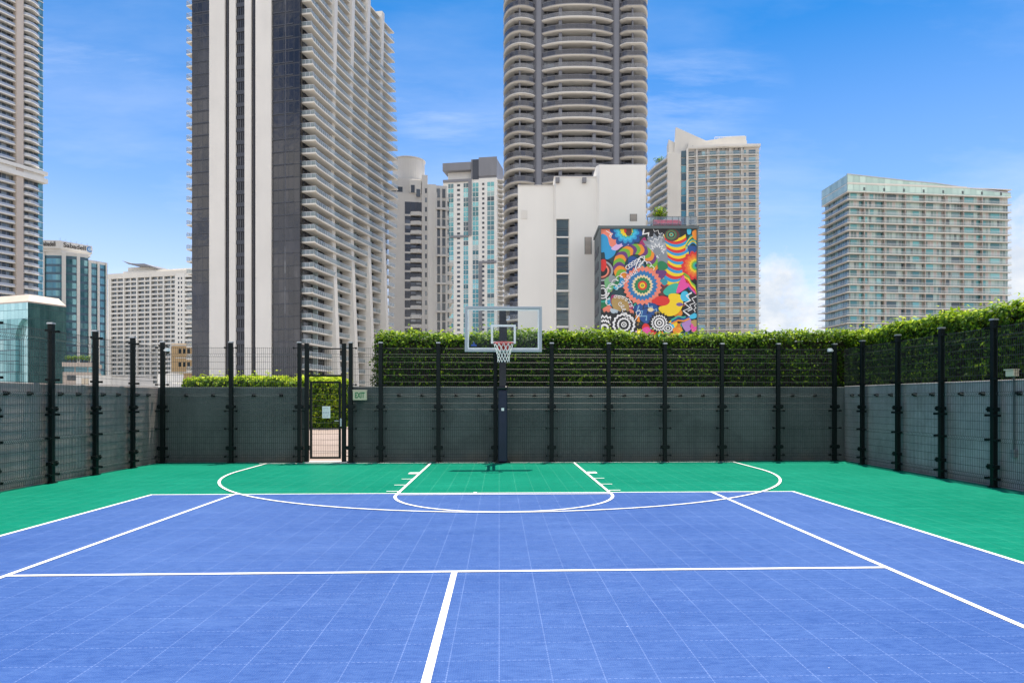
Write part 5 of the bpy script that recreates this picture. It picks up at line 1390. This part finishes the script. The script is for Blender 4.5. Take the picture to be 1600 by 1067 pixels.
# ------------------------------------------------------------------ curved bank tower
B = Bld(68, 322, 168, 336, 'curved teal glass bank tower with white fins and a lettered crown', name='office_tower', group='buildings left of the court')
def arc(u): return -5.5*sin(pi*min(1,max(0,(u/B.w)))**1.0)*.9
def zt_(u): return B.z(398)+0*u
us_ = [B.w*i/16 for i in range(17)]; zt = B.z(399, B.u(110))
pl = [(u, arc(u)) for u in us_]
lo_i = 10
m = MB(); m.prism(pl[:12]+[(us_[11], 20), (0, 20)], 0, zt); B.part('glass_wall', m, M['bank_glass'])
m = MB(); m.prism(pl[11:]+[(B.w-1, 20), (us_[11]+.02, 20)], 0, zt-2.4); B.part('glass_wall', m, M['bank_glass'])
for a, b in ((67,69.5),(96.5,103),(120,125),(138.2,142.5),(152.2,156),(165.5,168)):
    u0, u1 = B.u(a, -3), B.u(b, -3); uc = (u0+u1)/2
    m = MB(); m.box(u0, u1, arc(uc)-.9, arc(uc)+.6, 0, zt+.3 if uc < us_[11] else zt-2.1); B.part('white_fin', m, M['white'])
m = MB(); m.prism([(u, arc(u)-.25) for u in us_[:12]]+[(us_[11],2),(0,2)], zt-1.2, zt+.4); B.part('parapet', m, M['white2'])
m = MB(); m.prism([(u, arc(u)-.25) for u in us_[11:]]+[(B.w,2),(us_[11]+.02,2)], zt-3.4, zt-2.0); B.part('parapet', m, M['white2'])
# crown with lettering
cz0, cz1 = zt+1.9, B.z(380.5, B.u(110))
k0, k1, k2 = B.u(62,-2), B.u(94,-4), B.u(144,2)
cr_ = [(k0, -1.0), (k1, -4.6), (k2, 1.2), (k2-2, 14), (k0+2, 14)]
m = MB(); m.prism(cr_, cz0, cz1); cw = B.part('crown', m, M['white'])
m = MB(); m.prism([((x-10)*.93+10, (y-4)*.93+4) for x, y in cr_], zt+.41, cz0-.01); B.part('crown_recess', m, M['white2'])
m = MB()
for t_ in (.15, .33, .5, .67, .84): x = k1+(k2-k1)*t_; y = -4.6+5.8*t_; m.box(x-.05,x+.05,y+1,y+1.1,cz1,cz1+1.1)
for t_ in (.5,): m.box(k1-.06,k1+.06,-3.5,-3.4,cz1,cz1+1.4)
B.part('mast', m, M['grey'])
th = atan2(5.8, k2-k1); Lc = math.hypot(k2-k1, 5.8)
letter = plain('dark_brown_letter', (.06,.05,.045), .5)
text_mesh('crown_lettering', 'Sabadell', (cz1-cz0)*.80, letter, cw, (k1+(k2-k1)*.45, -4.6+5.8*.45-.16, (cz0+cz1)/2+.05), (R(90),0,th), .03, .045, Lc*.86/((cz1-cz0)*.80*3.95))
th2 = atan2(-3.6, k1-k0); L2 = math.hypot(k1-k0, 3.6)
text_mesh('crown_lettering', 'Sabadell', (cz1-cz0)*.80, letter, cw, (k0+(k1-k0)*.42, -1.0-3.6*.42-.16, (cz0+cz1)/2+.05), (R(90),0,th2),   .03, .045, L2*.86/((cz1-cz0)*.80*3.95))
emx = k1+(k2-k1)*.915; emy = -4.6+5.8*.915-.2; r_ = (cz1-cz0)*.34; ezc = (cz0+cz1)/2
def em_ring(ra, rb, a0, a1, mat, dy):
    m = MB(); n = 20; vs = []; fs = []
    for i in range(n+1):
        a = a0+(a1-a0)*i/n
        for r__ in (ra, rb): vs.append((emx+r__*cos(a)*cos(th), emy-dy+r__*cos(a)*sin(th), ezc+r__*sin(a)))
    for i in range(n): fs.append((2*i, 2*i+1, 2*i+3, 2*i+2))
    m.add(vs, fs); m.build('round_emblem', mat, cw)
em_ring(.02, r_*1.15, 0, 2*pi, M['white'], 0); em_ring(r_*.62, r_*1.05, R(60), R(330), plain('blue_emblem', (.03,.22,.55), .5), .06); em_ring(r_*.0, r_*.45, 0, 2*pi, plain('pale_blue_emblem', (.35,.55,.75), .5), .05)

# ------------------------------------------------------------------ white gridded hotel
B = Bld(169, 480, 312, 462, 'broad white balcony block with a grey swooping blade on its roof', name='apartment_block', group='buildings left of the court')
zt = B.z(434); P_ = 7.05*470/FPX
m = MB(); m.box(0, B.w, 1.4, 30, 0, zt-1); B.part('recess_wall', m, M['core_far'])
m = MB(); m.box(-.3, B.w+.2, -.2, 30, zt-1.0, zt+2.5); m.box(B.u(185), B.w, 4, 28, zt+2.51, zt+4.5); B.part('parapet', m, M['cream'])
piers = [169,172.5,193.5,214,235,255.5,274.5]
m = MB()
for px in piers[1:]: m.box(B.u(px)-.45, B.u(px)+.45, -.25, 1.39, 0, zt-1.01)
for px in (182,203,225,245,266): m.box(B.u(px)-.25, B.u(px)+.25, .45, 1.39, 0, zt-1.01)
m.box(-.2, B.u(171), -.2, 1.39, 0, zt-1.01); B.part('pier', m, M['white'])
m = MB(); m.box(B.u(275.5), B.u(289), -.3, 1.39, 0, zt+.5); B.part('blank_wall', m, M['white'])
for k in range(34):
    z = zt-1-k*P_
    if z < 30: break
    m = MB(); m.box(B.u(171.2), B.u(274.2), .05, 1.385, z-P_-.0, z-P_+.55); m.box(B.u(171.2), B.u(274.2), .5, .6, z-P_+.551, z-P_+1.25); B.part('balcony_row', m, M['white2'])
wb = []
for k in range(34):
    z = zt-2.2-k*P_
    for px in (278.5, 283): wb.append((B.u(px), B.u(px+2.3), -.36, -.301, z-1.5, z))
windows(B.e, wb, M['pane_dark'])
for k in range(34):
    z = zt-2-k*P_; m = MB(); m.box(B.u(290.5), B.u(301), -1.0, 1.35, z-.35, z); m.box(B.u(290.5), B.u(301), -1.0, -.9, z, z+1.0); B.part('end_balcony', m, M['white'])
m = MB(); m.box(B.u(189), B.u(233), 6, 22, zt+2.5, B.z(417)); B.part('penthouse', m, M['cream'])
c = lambda px, py: (B.u(px), B.z(py, B.u(px)))
m = MB(); m.prism_xz([c(187,406.5), c(197,412), c(212,414.8), c(226,415.5), c(233,416.5), c(240,419), c(240,417.2), c(222,411), c(209,411.2), c(200,410.5)], 2, 16); B.part('roof_blade', m, M['grey'])
m = MB(); m.prism_xz([c(209,413), c(236,419), c(250,422), c(253,424), c(246,424), c(230,420)][::-1], 8, 22); B.part('roof_blade', m, M['grey'])

# ------------------------------------------------------------------ low roofs beyond the left wall
B = Bld(98, 135, 146, 137, 'low tan building with planting along its roof edge', name='low_building', group='low roofs beyond the left wall')
m = MB(); m.box(0, B.w, 0, 9, 0, B.z(581)); B.part('wall', m, M['tan'])
m = MB(); m.box(-.1, B.w+.1, -.25, 9, B.z(572.5), B.z(566)); B.part('roof_band', m, M['tan'])
m = MB(); m.box(.2, B.w-.1, .2, 8.8, B.z(581), B.z(572.6)); B.part('window_band', m, M['core_teal'])
windows(B.e, [(B.u(105), B.u(112), -.12, .05, B.z(594), B.z(586)), (B.u(112.5), B.u(119), -.12, .05, B.z(594), B.z(586))], M['pane_dark'])
r2 = random.Random(11)
for i in range(7):
    px = 106+i*5.6; x, y = W(px, 136.5)
    shrub('roof_shrub', 'small green roof shrub in the row on the low tan building', 'plant', x, y, B.z(566)+GZ, .55+.2*r2.random(), 1.2+.5*r2.random(), 120, .22, 'shrubs on the tan roof', .2)
B = Bld(119, 118, 199, 118, 'long flat white roof structure just beyond the left wall', name='low_building', group='low roofs beyond the left wall')
m = MB(); m.box(0, B.u(174), 0, 8, 0, B.z(587.5)); B.part('wall', m, M['white']); m = MB(); m.box(B.u(174)+.01, B.w, .1, 8, 0, B.z(588.5)); B.part('wall', m, M['white2'])
m = MB()
for a in (128, 134): m.box(B.u(a), B.u(a+4.5), -.12, -.001, B.z(600), B.z(591))
B.part('louvre', m, M['boxbeige'])
m = MB(); m.box(0, B.w, -.06, 8.05, B.z(587.4), B.z(586.4)); B.part('coping', m, M['white'])
B = Bld(219, 112, 270, 112, 'small white rooftop hut beside the left corner post', name='low_building', group='low roofs beyond the left wall')
m = MB(); m.box(0, B.w, 0, 5, 0, B.z(599)); B.part('wall', m, M['white2'])
m = MB(); m.box(B.u(244), B.u(252), 0.5, 4, B.z(598.9), B.z(584)); m.box(B.u(258), B.u(268), .4, 4, B.z(598.9), B.z(583)); B.part('roof_stack', m, M['white'])
m = MB(); m.box(B.u(253), B.u(257), .8, 2.5, B.z(598.9), B.z(590)); B.part('duct', m, M['alu'])
B = Bld(268, 250, 306, 250, 'faded orange block half hidden by the striped dark tower', name='low_building', group='low roofs beyond the left wall')
m = MB(); m.box(0, B.w, 0, 12, 0, B.z(537)); B.part('wall', m, M['orangepaint'])
m = MB(); m.box(-.1, B.w, -.35, 12, B.z(540.5), B.z(538.5)); m.box(B.u(275), B.w, -.25, -.001, B.z(560), B.z(558.5)); m.box(B.u(268), B.w, -.25, -.001, B.z(583), B.z(581)); B.part('string_course', m, M['cream'])
windows(B.e, [(B.u(a), B.u(a+4), -.1, .02, B.z(c_+7), B.z(c_)) for a in (279, 286, 293) for c_ in (545, 566)], M['pane_dark'])
x, y = W(284, 190)
shrub('street_tree', 'dark green tree below the faded orange block', 'tree', x, y, ZZ(606,190)-4, 3.0, 6.6, 700, .6, trunk=.3)

# every copy of the court's fittings keeps the plain name of its kind; nothing else to do
